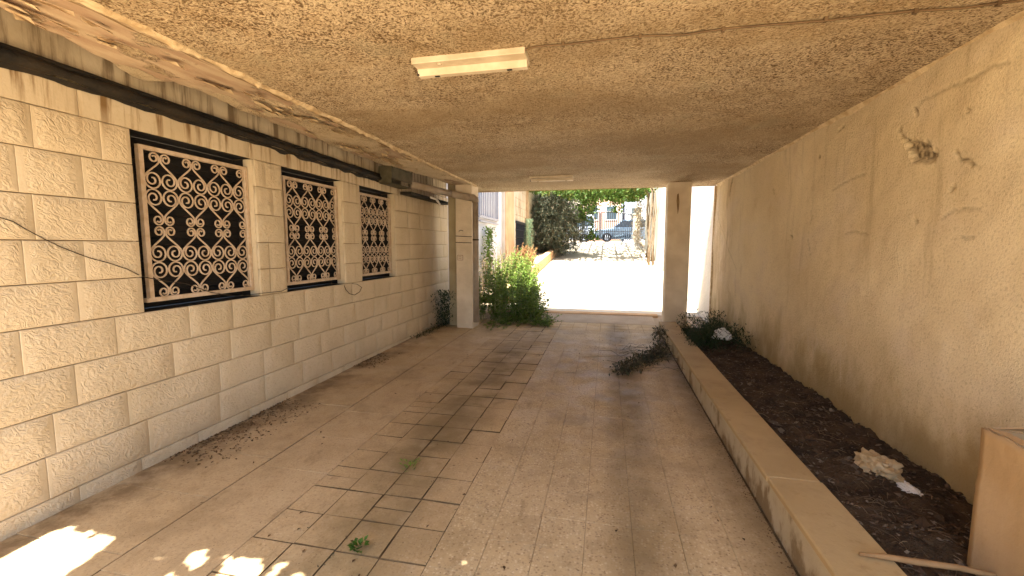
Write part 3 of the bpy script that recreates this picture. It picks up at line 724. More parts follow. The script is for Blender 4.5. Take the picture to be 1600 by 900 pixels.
pp = thing('drainpipe', 'grey plastic drainpipe running along the wall top and turning down by the pillar', 'pipe', (-2.18, 7.06, fz(7)))
MB().tube([(-2.82, 5.93, 2.405), (-2.66, 6.4, 2.385), (-2.52, 6.78, 2.36)], .054, 12).build('upper_pipe', M_PVC, pp, True)
MB().tube([(-2.525, 6.77, 2.36), (-2.36, 6.98, 2.335), (-2.24, 7.05, 2.318)], .058, 12).build('upper_pipe', M_PVC, pp, True)
MB().tube([(-2.28, 7.03, 2.32), (-2.225, 7.05, 2.318), (-2.19, 7.06, 2.29), (-2.185, 7.06, 2.24)], .061, 12).build('elbow', M_PVC, pp, True)
MB().tube([(-2.185, 7.06, 2.25), (-2.185, 7.06, 1.2), (-2.19, 7.06, .19)], .050, 14).build('down_pipe', M_PVC, pp, True)
MB().tube([(-2.185, 7.06, 1.60), (-2.185, 7.06, 1.625)], .054, 14).build('clamp', M_WIRE, pp)
# black bitumen flashing and duct along the wall top
fs = thing('bitumen_flashing', 'black tarred pipe and flashing sagging along the top of the stone wall', 'flashing', (-2.97, 3.4, 2.38))
pth = []
for y in np.arange(.6, 5.6, .06):
    zc = np.interp(y, [.6, 1.65, 2.25, 3.27, 5.47], [2.462, 2.458, 2.446, 2.43, 2.40]); pth.append((-2.962, y, zc + .006*noise.noise(Vector((0, y*4, 0)))))
MB().tube(pth, [.034 + .014*noise.fractal(Vector((4, p[1]*5, 0)), 1, 2, 3) for p in pth], 8).build('tarred_pipe', M_BLACK, fs, True)
MB().tube([(p[0]-.01, p[1], p[2]+.042+.012*noise.noise(Vector((9, p[1]*3, 0)))) for p in pth], .017, 7).build('upper_pipe', M_BLACK, fs, True)
V = []
for p in pth: V += [(-2.994, p[1], p[2]-.052-.030*noise.fractal(Vector((1, p[1]*4, 3)), 1, 2, 4)), (-2.975, p[1], p[2]-.03)]
obj('tar_skirt', V, [(2*i, 2*i+1, 2*i+3, 2*i+2) for i in range(len(pth)-1)], M_BLACK, fs)
dk = thing('gutter_box', 'dark rusty metal gutter box under the roof edge at the end of the tarred pipe', 'gutter', (-2.88, 5.6, 2.33))
MB().box(-2.98, -2.80, 5.3, 5.32, 2.34, 2.56).box(-2.98, -2.965, 5.321, 5.9, 2.34, 2.56).box(-2.80, -2.79, 5.3, 5.9, 2.40, 2.56).box(-2.98, -2.80, 5.321, 5.9, 2.335, 2.345).build('duct_side', simple('rusty_tin', (.10, .085, .05), (.05, .04, .02), 7, .7, 20), dk)
MB().box(-2.99, -2.82, 5.92, 7.6, 2.262, 2.30).build('lower_channel', M_BLACK, dk)
lb = thing('broken_lamp_holder', 'broken white lamp holder dangling under the drainpipe', 'lamp holder', (-2.62, 6.9, 2.3))
MB().tube([(-2.80, 6.6, 2.29), (-2.76, 6.75, 2.27)], .016, 8).build('socket', M_BAG, lb); MB().tube([(-2.76, 6.76, 2.265), (-2.74, 6.85, 2.20)], [.02, .012], 8).build('stub', M_BAG, lb)

def make_light():
    t = thing('ceiling_light', 'white batten lamp fitting fixed under the ceiling nearest the viewer, cable at its end', 'ceiling light', (-.755, 2.43, 2.49), 'batten lamp fittings on the ceiling')
    X0, X1 = -1.085, -.44
    b_ = MB(); b_.box(X0, X1, 2.315, 2.46, 2.510, 2.545, .004); b_.build('base_channel', M_LAMP, t)
    MB().add([(X0+.004, 2.392, 2.5095), (X1-.004, 2.392, 2.5095), (X1-.004, 2.405, 2.475), (X0+.004, 2.405, 2.475), (X0+.004, 2.442, 2.475), (X1-.004, 2.442, 2.475), (X1-.004, 2.456, 2.5095), (X0+.004, 2.456, 2.5095)],
             [(0, 1, 2, 3), (3, 2, 5, 4), (4, 5, 6, 7), (0, 3, 4, 7), (1, 6, 5, 2)]).build('raised_spine', M_LAMP, t)
    MB().box(X0+.01, X1-.01, 2.4615, 2.515, 2.522, 2.545, .003).build('reflector', M_LAMP, t)
    for s_ in (X0+.10, X1-.12): MB().box(s_, s_+.028, 2.412, 2.428, 2.4715, 2.4745).build('slot', M_DARK, t)
    MB().tube([(X0+.155, 2.352, 2.511), (X0+.155, 2.352, 2.503)], .014, 10).build('screw_cap', M_LAMP, t)
    MB().box(X0-.003, X0+.012, 2.40, 2.45, 2.478, 2.506, .002).build('end_cap', M_DARK, t); 
    return t
L1 = make_light()
L2 = L1.copy(); C.objects.link(L2); L2.location = (-.82, 6.55, 2.49); L2['label'] = 'small far batten lamp fitting near the bright mouth of the passage'
for ch in list(L1.children):
    c = ch.copy(); C.objects.link(c); c.parent = L2
cb = thing('lamp_cable', 'brown cable clipped across the ceiling from the near lamp to the right wall', 'cable', (.6, 2.4, 2.53))
def onceil(x, y, z=2.532):
    d = px(x, y); k = (z-1.5)/d.z; return (d.x*k, d.y*k, z)
cp = [onceil(*q) for q in [(818,78),(832,75),(856,71.5),(880,69),(940,63.5),(1000,57.5),(1070,53),(1130,46),(1200,40),(1290,31),(1350,26),(1430,18),(1500,12),(1560,6),(1600,1.5),(1700,-8)]]
cp = [(p[0], p[1], p[2] + (.003 if i % 3 else -.004)) for i, p in enumerate(cp)]
MB().tube(cp, .0052, 6).build('cable_run', M_CABLE, cb, True)
for i in (3, 5, 7, 9, 11, 13):
    p = cp[i]; MB().box(p[0]-.008, p[0]+.008, p[1]-.011, p[1]+.011, 2.522, 2.545, .002).build('clip', M_CABLE, cb)
def onleft(x, y, X=-2.986):
    d = px(x, y); k = X/d.x; return (X, d.y*k, 1.5 + d.z*k)
wp = [onleft(*q) for q in [(-60,318),(0,340),(20,346),(40,358),(70,374),(95,386),(118,395),(140,403),(170,411),(200,421),(215,429)]] + [onleft(*q, X=-3.058) for q in [(226,433),(250,438),(290,443),(330,457),(372,463),(386,461)]] + [onleft(*q) for q in [(402,459),(420,457),(440,455),(452,449)]]
tag(MB().tube(wp, .0028, 5).build('wall_wire', M_WIRE, smooth=True), 'thin black wire sagging across the stone wall into the nearest window', 'wire')
wp = [onleft(*q) for q in [(538,446),(540,452),(546,459),(554,461),(562,456),(565,449),(558,444),(550,443)]]
tag(MB().tube(wp, .0035, 5).build('wire_loop', M_WIRE, smooth=True), 'short loop of black wire hanging between the second and third windows', 'wire')

# ------------------------------------------------------------------ weeds and litter inside the passage
def tuft(mb, c, n, rad, L, W, up=.6):
    for q in range(n):
        a = R.uniform(0, 6.28); d = Vector((math.cos(a), math.sin(a), R.uniform(.1, up*2)))
        p = Vector(c) + Vector((math.cos(a), math.sin(a), 0))*R.uniform(0, rad) + Vector((0, 0, R.uniform(.0, rad*.8)))
        leaf(mb, p, d, Vector((0, 0, 1)), L*R.uniform(.6, 1.2), W*R.uniform(.7, 1.2))
mb = MB(); tuft(mb, (-1.17, 1.78, .012), 34, .032, .034, .026); tag(mb.build('clover_weed', M_GRASS), 'bright green clover weed sprouting from a floor joint nearest the viewer', 'weed', 'weeds in the floor joints')
mb = MB(); tuft(mb, (-1.25, 2.52, .018), 40, .06, .03, .012); tag(mb.build('small_weed', M_BUSH), 'small dull green weed in the floor joint beyond the clover', 'weed', 'weeds in the floor joints')
mb = MB()
for q in range(420):                                               # moss and dirt tufts in the open joints
    j = R.choice((7, 8, 9, 10, 11)); x = .88 - P*j + R.uniform(-.008, .008); y = 1.5 + 4.5*R.random()**1.3
    if noise.noise(Vector((j*3.1, y*2.2, 0))) < .05: continue
    tuft(mb, (x, y, fz(y)-.006), 3, .008, .012, .006, .5)
tag(mb.build('joint_moss', M_DRYW), 'dry moss and dirt in the open floor joints', kind='stuff')
def litter(mb, x, y, z, s_):
    a = R.uniform(0, 6.28); leaf(mb, Vector((x, y, z)), Vector((math.cos(a), math.sin(a), R.uniform(-.05, .25))), Vector((R.uniform(-.4, .4), R.uniform(-.4, .4), 1)), s_, s_*R.uniform(.3, .7))
mb = MB()
for q in range(5200):
    y = R.uniform(1.6, 7.2); t = R.random()**2.2
    if noise.noise(Vector((1, y*.9, 2))) + .8*math.exp(-((y-2.95)/.5)**2) < .10 + .25*R.random(): continue
    litter(mb, -2.985 + t*(.42 if y < 4 else .30), y, fz(y)+.003, R.uniform(.006, .03))
for q in range(2600):
    y = 1.6 + 6*R.random()**1.5; x = R.uniform(-2.5, .85); litter(mb, x, y, fz(y)+.003, R.uniform(.003, .008) if R.random() < .97 else R.uniform(.015, .03))
for q in range(900):
    y = R.uniform(1.7, 7.0); litter(mb, .885 - .05*R.random()**2, y, fz(y)+.003, R.uniform(.006, .016))
for q in range(900):
    y = R.gauss(6.1, .7); x = R.gauss(.35, .45)
    if y < 7.6 and x < .87: litter(mb, x, y, fz(y)+.003, R.uniform(.006, .02))
tag(mb.build('leaf_litter', M_LITTER), 'dead leaves and dirt blown along the foot of the walls', kind='stuff')
# withered weed pulled over the kerb on to the tiles
mb = MB()
def spray(mb, a, b, n, spread, L, W, drop=0, lo=None):
    a, b = Vector(a), Vector(b)
    for q in range(n):
        t = R.random(); p = a.lerp(b, t) + Vector((R.gauss(0, spread), R.gauss(0, spread), abs(R.gauss(0, spread*.45)) - drop*t))
        if lo is not None: p.z = max(p.z, lo)
        d = (b-a).normalized()*R.uniform(-.4, 1) + rv(.9); leaf(mb, p, d, Vector((0, 0, 1)), L*R.uniform(.5, 1.3), W*R.uniform(.6, 1.3))
spray(mb, (.82, 6.75, .24), (.70, 5.85, .09), 420, .055, .06, .02, lo=.065); spray(mb, (.72, 5.85, .08), (.22, 5.08, .065), 800, .07, .06, .022, lo=.065); spray(mb, (.30, 5.1, .07), (.17, 4.92, .065), 260, .045, .05, .014, lo=.06)
for q in range(70):
    p = Vector((R.uniform(.2, .8), R.uniform(5.0, 6.2), .075)); d = rv(.22); mb.tube([p, p+Vector((d.x, d.y, abs(d.z)*.3)), p+Vector((d.x*2, d.y*1.6, .01))], .002, 3)
tag(mb.build('withered_weed', M_DRYW), 'heap of withered uprooted weed trailing off the kerb onto the tiles', 'weeds')
mb = MB()
for q in range(26):
    c = Vector((R.uniform(1.2, 1.72), R.uniform(5.7, 7.2), .2)); h = R.uniform(.12, .34)
    for k in range(110):
        p = c + Vector((R.gauss(0, .08), R.gauss(0, .10), R.random()*h)); leaf(mb, p, rv(1)+Vector((0, 0, .3)), Vector((0, 0, 1)), R.uniform(.03, .075), R.uniform(.008, .02))
for k in range(500):
    leaf(mb, Vector((R.gauss(1.14, .05), R.uniform(5.55, 6.5), .27+abs(R.gauss(0, .04)))), rv(1), Vector((0, 0, 1)), R.uniform(.03, .06), .012)
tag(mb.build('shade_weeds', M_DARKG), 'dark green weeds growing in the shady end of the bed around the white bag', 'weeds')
mb = MB()
for q in range(1500):
    h = R.random(); p = Vector((R.gauss(-2.86, .06 + .05*h), R.gauss(7.35, .17), .06 + h*.62)); leaf(mb, p, rv(1)+Vector((0, 0, .3)), Vector((0, 0, 1)), R.uniform(.03, .07), R.uniform(.012, .025))
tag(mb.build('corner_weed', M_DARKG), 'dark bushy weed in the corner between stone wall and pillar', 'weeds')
mb = MB()
for q in range(160): p = Vector((R.gauss(-2.9, .05), R.uniform(6.1, 7.0), .07)); leaf(mb, p, rv(1)+Vector((0, 0, .6)), Vector((0, 0, 1)), R.uniform(.02, .06), .012)
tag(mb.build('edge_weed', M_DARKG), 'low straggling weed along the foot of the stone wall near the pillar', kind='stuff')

# ------------------------------------------------------------------ the lush weeds in the strip beside the drive
bush = thing('weed_bush', 'lush green weeds spilling over the passage corner, sunlit on top', 'bush', (-1.75, 8.4, .1))
ml, ms = MB(), MB()
def stem(x, y, z, h, lean, n, L, W, mlx, msx, droop=.5):
    p0 = Vector((x, y, z)); tip = p0 + Vector((lean[0], lean[1], h)); mid = p0.lerp(tip, .5) + Vector((-lean[0]*.25, -lean[1]*.25, h*.08))
    B = lambda t: p0*(1-t)**2 + mid*2*t*(1-t) + tip*t*t
    msx.tube([B(0), B(.33), B(.66), B(1)], [.006, .005, .004, .002], 4)
    for q in range(n):
        t = R.uniform(.08, 1)**.8; a = R.uniform(0, 6.28); d = Vector((math.cos(a), math.sin(a), R.uniform(-droop, .7)))
        leaf(mlx, B(t), d, Vector((0, 0, 1)), L*R.uniform(.6, 1.25)*(1.2-.6*t), W*R.uniform(.7, 1.2)*(1.2-.5*t))
for q in range(300):
    y = R.uniform(7.65, 10.8); xm = -1.12 - .26*(y-7.7); x = R.uniform(-2.45, xm); e = max(0, (x+2.15)/1.0)
    h = R.uniform(.5, 1.0)*(1.2 - .78*e)
    stem(x, y, gz(y)-.02, max(h, .12), (R.gauss(.08, .14)+.10*e, R.gauss(-.1, .12)), 38, .085, .056, ml, ms)
for q in range(110):                                                # creeping skirt spilling onto the floor
    a = R.uniform(0, 1); x = -2.1 + a*1.15; y = 7.55 + R.gauss(.25, .2) ; stem(x, y, gz(y), R.uniform(.04, .22), (R.gauss(.06, .12), R.gauss(-.12, .12)), 30, .06, .024, ml, ms)
for q in range(9): stem(-1.9 + R.gauss(0, .12), 7.2 + R.gauss(0, .14), fz(7.2), R.uniform(.03, .08), (R.gauss(.05, .1), R.gauss(-.06, .1)), 16, .05, .02, ml, ms)
ml.build('leaf', M_BUSH, bush); ms.build('stem', M_STEMG, bush)
bush.children[0]['kind'] = 'stuff'; bush.children[1]['kind'] = 'stuff'
mb, ms = MB(), MB()
for q in range(70): y = R.uniform(8.6, 11.4); stem(R.uniform(-2.9, -2.25), y, gz(y)+.1, R.uniform(.7, 1.15), (R.gauss(.05, .15), R.gauss(-.05, .15)), 34, .06, .008, mb, mb, .2)
tag(mb.build('tall_dry_weeds', M_DRY), 'tall pale dry weed stalks standing behind the green weeds', 'weeds')
mb = MB()
for q in range(46): y = R.uniform(12.2, 14.2); stem(R.uniform(-2.75, -2.25), y, gz(y)+.25, R.uniform(.35, .75), (R.gauss(.06, .15), R.gauss(0, .15)), 60, .09, .03, mb, mb, .9)
tag(mb.build('brown_shrub', M_BROWN), 'withered brown shrub against the orange planter kerb', 'shrub')
mb = MB()
for q in range(1500):
    h = R.random(); a = R.uniform(0, 6.28); r = .17*(1.05-.5*h); p = Vector((-2.62+math.cos(a)*r*R.random()**.5, 14.6+math.sin(a)*r, gz(14.6)+.25+h*1.45)); leaf(mb, p, Vector((math.cos(a), math.sin(a), .7)), Vector((0, 0, 1)), R.uniform(.06, .11), .022)
mb.tube([(-2.62, 14.6, gz(14.6)), (-2.62, 14.6, gz(14.6)+1.5)], .018, 6)
tag(mb.build('columnar_plant', M_PALE), 'slim pale green columnar plant in front of the dark tree', 'plant')
mb = MB()
for q in range(900):
    h = R.random(); p = Vector((R.gauss(-2.93, .03), R.gauss(10.6, .2), gz(10.6)+.3+h*1.35)); leaf(mb, p, rv(1)+Vector((.4, -.3, -.2)), Vector((0, 0, 1)), R.uniform(.05, .09), .045)
tag(mb.build('wall_climber', M_BUSH), 'green climber on the pale wall just right of the drainpipe', 'climber')
ok_ = thing('planter_edging', 'orange stone edging wall between drive and weed strip', 'edging', (-2.2, 15, gz(15)))
V = []; 
y = 9.4
while y < 21.5:
    L = R.uniform(.7, 1.0); z0, z1 = gz(y), gz(y+L); j = R.uniform(-.01, .01); h = .34
    MB().add([(-2.36+j, y+.006, z0-.2), (-2.16+j, y+.006, z0-.2), (-2.16+j, y+L, z1-.2), (-2.36+j, y+L, z1-.2), (-2.36+j, y+.006, z0+h), (-2.16+j, y+.006, z0+h), (-2.16+j, y+L, z1+h), (-2.36+j, y+L, z1+h)],
        [(3, 2, 1, 0), (4, 5, 6, 7), (0, 1, 5, 4), (1, 2, 6, 5), (2, 3, 7, 6), (3, 0, 4, 7)]).build('edging_stone', M_ORANGE, ok_); y += L
strip('planter_soil', M_GROUND, -3.05, -2.3, [9.4] + list(np.arange(10, 24, 1)), .2, label='dry soil of the outdoor weed strip')

# ------------------------------------------------------------------ the house beyond the passage
hs = thing('house_annex', 'pale house front beyond the pillar with stone courses and a barred lower window', 'house', (-3.1, 13, gz(13)))
MB().box(-3.5, -3.06, 7.9, 12.55, 0, 5.6).build('rendered_wall', M_LILAC, hs)
MB().box(-3.5, -2.94, 12.56, 13.75, 0, 5.6, .01).build('pilaster', M_ORANGE, hs)
MB().box(-3.5, -2.97, 12.50, 12.555, 0, 5.6).build('pilaster_trim', M_CREAM, hs)
MB().box(-3.5, -2.97, 13.755, 14.0, 0, 5.6).build('pilaster_trim', M_CREAM, hs)
MB().box(-3.55, -3.06, 14.0, 19.5, 0, 5.6).build('stone_backing', M_MORTAR, hs)
z = .9; r_ = 0
while z < 5.2:
    y = 14.01 + (.35 if r_ % 2 else 0) - .35
    while y < 19.4:
        a, b = max(y, 14.01), min(y+.7, 19.45)
        if not (z < gz(a)+1.52 and z + .27 > gz(a)+.3 and 14.4 < (a+b)/2 < 17.2) and b-a > .1: stone(a, b, z, z+.275, x=-3.03, depth=.03, par=hs, rough=False, seed=r_)
        y += .7
    z += .28; r_ += 1
gg = MB(); gzv = gz(15.5)
gg.box(-3.03, -3.0, 14.3, 17.3, gzv+1.50, gzv+1.58); gg.box(-3.03, -3.0, 14.3, 17.3, gzv+.32, gzv+.36)
for q in range(26): gg.box(-3.024, -3.006, 14.35+q*.115, 14.375+q*.115, gzv+.36, gzv+1.5)
for q in range(4): gg.box(-3.025, -3.005, 14.3, 17.3, gzv+.5+q*.26, gzv+.515+q*.26)
gg.build('window_bars', M_GATE, hs); MB().box(-3.2, -3.055, 14.4, 17.2, gzv+.3, gzv+1.5).build('window_pane', M_GLASS, hs)
fr = MB(); fr.box(-3.06, -3.0, 10.1, 11.9, 2.20, 2.26).box(-3.06, -3.0, 10.1, 11.9, 2.10, 2.14).box(-3.06, -3.0, 11.84, 11.9, 2.27, 4.4).box(-3.06, -3.0, 10.1, 10.16, 2.27, 4.4)
for q in range(9): fr.box(-3.045, -3.02, 10.3+q*.17, 10.315+q*.17, 2.27, 4.4)
fr.build('window_rail', simple('grey_rail', (.36, .35, .36), (.30, .29, .30), 4, .6, None), hs)
wb = thing('outdoor_wall', 'tall whitewashed boundary wall glaring in the sun on the right of the drive', 'wall', (1.85, 14, gz(14)))
V = []; ysl = np.arange(8.06, 22.3, .25); zsl = np.arange(-.3, 5.4, .25); Pg = []
for y in ysl:
    for z in zsl: Pg.append((1.82 + .03*noise.noise(Vector((y*.8, z*.8, 4))), y, z))
g_ = grid('wall_face', np.array(Pg), len(ysl), len(zsl), M_WHITEW); g_.data.flip_normals(); g_.parent = wb; g_.location = -WL[wb.name]
MB().box(1.9, 2.3, 8.07, 22.2, -.3, 5.4).build('wall_core', M_WHITEW, wb)

# ------------------------------------------------------------------ trees, creepers, far pergola
def drooping_tree(name, label, cx, cy, z0, crown, nclump, mat, trunks, L=.13, W=.022, hang=.5, seed=1):
    t = thing(name, label, 'tree', (cx, cy, z0)); mb = MB(); tb = MB(); rr = random.Random(seed)
    (ax, ay, az), (ox, oy, oz) = crown
    for tx, ty, lx, ly, h, r in trunks:
        p = [Vector((cx+tx, cy+ty, z0-.1)), Vector((cx+tx+lx*.3, cy+ty+ly*.3, z0+h*.4)), Vector((cx+tx+lx, cy+ty+ly, z0+h))]; tb.tube(p, [r, r*.8, r*.4], 7)
        for q in range(5):
            a = rr.uniform(0, 6.28); e = p[2] + Vector((math.cos(a)*ax*.6, math.sin(a)*ay*.6, rr.uniform(-.1, .7)*az)); tb.tube([p[1].lerp(p[2], .7), p[2].lerp(e, .5)+Vector((0, 0, .1)), e], [r*.4, r*.25, .008], 5)
    for q in range(nclump):
        u = Vector((rr.gauss(0, 1), rr.gauss(0, 1), rr.gauss(0, 1))).normalized() * rr.random()**.33
        c = Vector((cx+ox+u.x*ax, cy+oy+u.y*ay, z0+oz+u.z*az)); d = Vector((rr.gauss(.2, .6), rr.gauss(-.1, .6), -rr.random()*hang*2)).normalized()*rr.uniform(.25, .55)
        tb.tube([c, c+d*.5+Vector((0, 0, .03)), c+d], .004, 3, False)
        for k in range(20):
            tt = rr.random(); leaf(mb, c + d*tt, Vector((d.x+rr.gauss(0, .35), d.y+rr.gauss(0, .35), d.z+rr.gauss(0, .3))), Vector((rr.gauss(0, .3), rr.gauss(0, .3), 1)), L*rr.uniform(.6, 1.2), W*rr.uniform(.8, 1.3))
    o = mb.build('crown', mat, t); tb.build('trunk', M_BARK, t); return t
drooping_tree('olive_tree', 'dark grey-green drooping tree beside the drive, left of the gate', -2.45, 18.6, gz(18.6)+.2, ((1.25, 1.7, 1.35), (.2, 0, 1.3)), 1700, M_OLIVE, [(-.3, 0, .2, 0, 1.5, .06), (-.1, .3, .3, .1, 1.7, .05), (.1, -.3, .2, -.2, 1.4, .05)])
drooping_tree('background_tree', 'dark evergreen tree filling the corner behind the annex wall', -3.7, 21.5, gz(21.5), ((1.4, 1.6, 2.2), (0.3, 0, 2.2)), 900, M_DARKG, [(0, 0, .2, 0, 2, .09), (.3, .2, .1, 0, 2, .06), (-.3, -.2, 0, 0, 2, .06)], L=.2, W=.05, seed=4)
pg = thing('pergola', 'weathered timber pergola carrying the vine over the upper drive', 'pergola', (-.5, 18.5, gz(18.5)))
for y in np.arange(16.2, 25.2, 1.1): MB().box(-3.0, 1.78, y, y+.09, 3.66+(y-16)*.06, 3.78+(y-16)*.06, .008).build('beam', M_WOOD, pg)
for x in np.arange(-2.9, 1.7, .62): 
    MB().add([(x, 15.9, 3.785), (x+.05, 15.9, 3.785), (x+.05, 25, 4.332), (x, 25, 4.332), (x, 15.9, 3.84), (x+.05, 15.9, 3.84), (x+.05, 25, 4.39), (x, 25, 4.39)], [(3, 2, 1, 0), (4, 5, 6, 7), (0, 1, 5, 4), (1, 2, 6, 5), (2, 3, 7, 6), (3, 0, 4, 7)]).build('rafter', M_WOOD, pg)
for x, y in ((-3.04, 16.25), (-3.04, 21.6)): MB().box(x, x+.1, y, y+.08, gz(y)-.1, 3.65).build('post', M_WOOD, pg)
vn = thing('grape_vine', 'bright green grape vine trailing from the pergola above the drive', 'vine', (1.55, 18, gz(18)))
mb = MB()
def vleaf(c, s_=.11): leaf(mb, c, rv(1)+Vector((0, -.2, -.6)), Vector((R.gauss(0, .5), R.gauss(0, .5), 1)), s_*R.uniform(.7, 1.3), s_*R.uniform(.8, 1.1))
for q in range(6500): y = R.uniform(15.9, 25); x = R.uniform(-2.9, 1.7); vleaf(Vector((x, y, 3.72+(y-16)*.06 + R.gauss(0, .09))), .15)
for hx, hy, ln, n, sp in ((-1.05, 18.2, 1.2, 340, .20), (-.75, 17.6, .95, 300, .22), (-.55, 18.6, .7, 160, .18), (.1, 17.4, .45, 170, .25), (.35, 18.6, .8, 210, .24), (.55, 17.0, .55, 200, .24), (1.0, 17.5, .5, 200, .26), (-1.5, 17.0, .4, 110, .25), (-.62, 18.4, 1.75, 120, .09)):
    for q in range(n): t = R.random(); vleaf(Vector((hx+R.gauss(0, sp*(1-.4*t)), hy+R.gauss(0, .2), 3.75-ln*t)))
for q in range(130): vleaf(Vector((-.62+R.gauss(0, .13), 18.4+R.gauss(0, .1), 1.95+R.gauss(0, .13))), .1)
o = mb.build('vine_leaf', M_VINE, vn); o['kind'] = 'stuff'
tb = MB(); tb.tube([(-.62, 18.4, 3.9), (-.60, 18.42, 2.8), (-.63, 18.4, 1.85)], .008, 4)
for q in range(9):
    x = 1.60 + R.uniform(-.12, .13); y = R.uniform(15.5, 18.5); pts = [Vector((x+R.gauss(0, .04), y+R.gauss(0, .06), gz(y)-.05+k*.65)) for k in range(5)] + [Vector((x-.25, y, 3.9))]
    MB().tube(pts, [.028, .025, .022, .02, .018, .012], 6).build('vine_stem', M_BARK, vn, True)
tb.build('vine_tendril', M_BARK, vn, True)
mb = MB()
for q in range(2600):
    y = R.uniform(20.6, 25.4); h = R.random(); p = Vector((1.72 - abs(R.gauss(0, .22))*(1 if y < 24 else .6), y, gz(y) + h*2.6)); leaf(mb, p, rv(1), Vector((0, 0, 1)), R.uniform(.06, .14), R.uniform(.02, .05))
for q in range(60):
    y = R.uniform(20.6, 25.2); p = Vector((1.66, y, gz(y)+R.uniform(.2, 2.2))); d = rv(.5); mb.tube([p, p+d*.6, p+d+Vector((-.1, 0, -.1))], .006, 3)
tag(mb.build('dry_creeper', M_TAN), 'tangle of dry tan creeper hanging on the wall right of the gate', 'creeper')
gp = thing('gate_pier', 'pale masonry pier carrying the right end of the gate', 'pier', (1.62, 26, 1.77)); MB().box(1.46, 1.85, 25.9, 26.3, 1.5, 3.3, .01).build('shaft', M_CREAM, gp); MB().box(1.43, 1.88, 25.87, 26.33, 3.302, 3.38, .01).build('cap', M_CREAM, gp)

# ------------------------------------------------------------------ gate, cars and street beyond
gt = thing('metal_gate', 'grey iron double gate with arched bars at the top of the drive', 'gate', (-.25, 26, gz(26)))
zg = gz(26)+.06
def gtop(x): return zg + 1.42 + .26*math.cos((x+.25)/1.75*1.35)
for x0, x1 in ((-1.98, -.44), (-.36, 1.40)):
    lf = MB(); lf.box(x0, x0+.05, 25.98, 26.02, zg, gtop(x0)).box(x1-.05, x1, 25.98, 26.02, zg, gtop(x1)).box(x0+.051, x1-.051, 25.985, 26.015, zg, zg+.05).box(x0+.051, x1-.051, 25.985, 26.015, zg+.52, zg+.56)
    lf.tube([(x, 26, gtop(x)) for x in np.linspace(x0, x1, 9)], .04, 6)
    lfo = lf.build('gate_leaf', M_GATE, gt)
    n = int((x1-x0)/.105)
    for q in range(1, n):
        x = x0 + (x1-x0)*q/n; MB().tube([(x, 26, zg+.05), (x, 26, gtop(x))], .024, 5).build('bar', M_GATE, lfo)
    for q in range(n):
        x = x0 + (x1-x0)*(q+.5)/n; MB().tube([(x, 26, zg+.08), (x+.03, 26, zg+.28), (x, 26, zg+.5), (x-.03, 26, zg+.28), (x, 26, zg+.08)], .014, 4).build('scroll_bar', M_GATE, lfo)
MB().box(-.43, -.37, 25.97, 26.03, zg, zg+1.62).build('meeting_post', M_GATE, gt)
MB().box(-1.02, -.94, 25.95, 26.0, zg+1.05, zg+1.16).build('lock_box', M_DARK, gt)

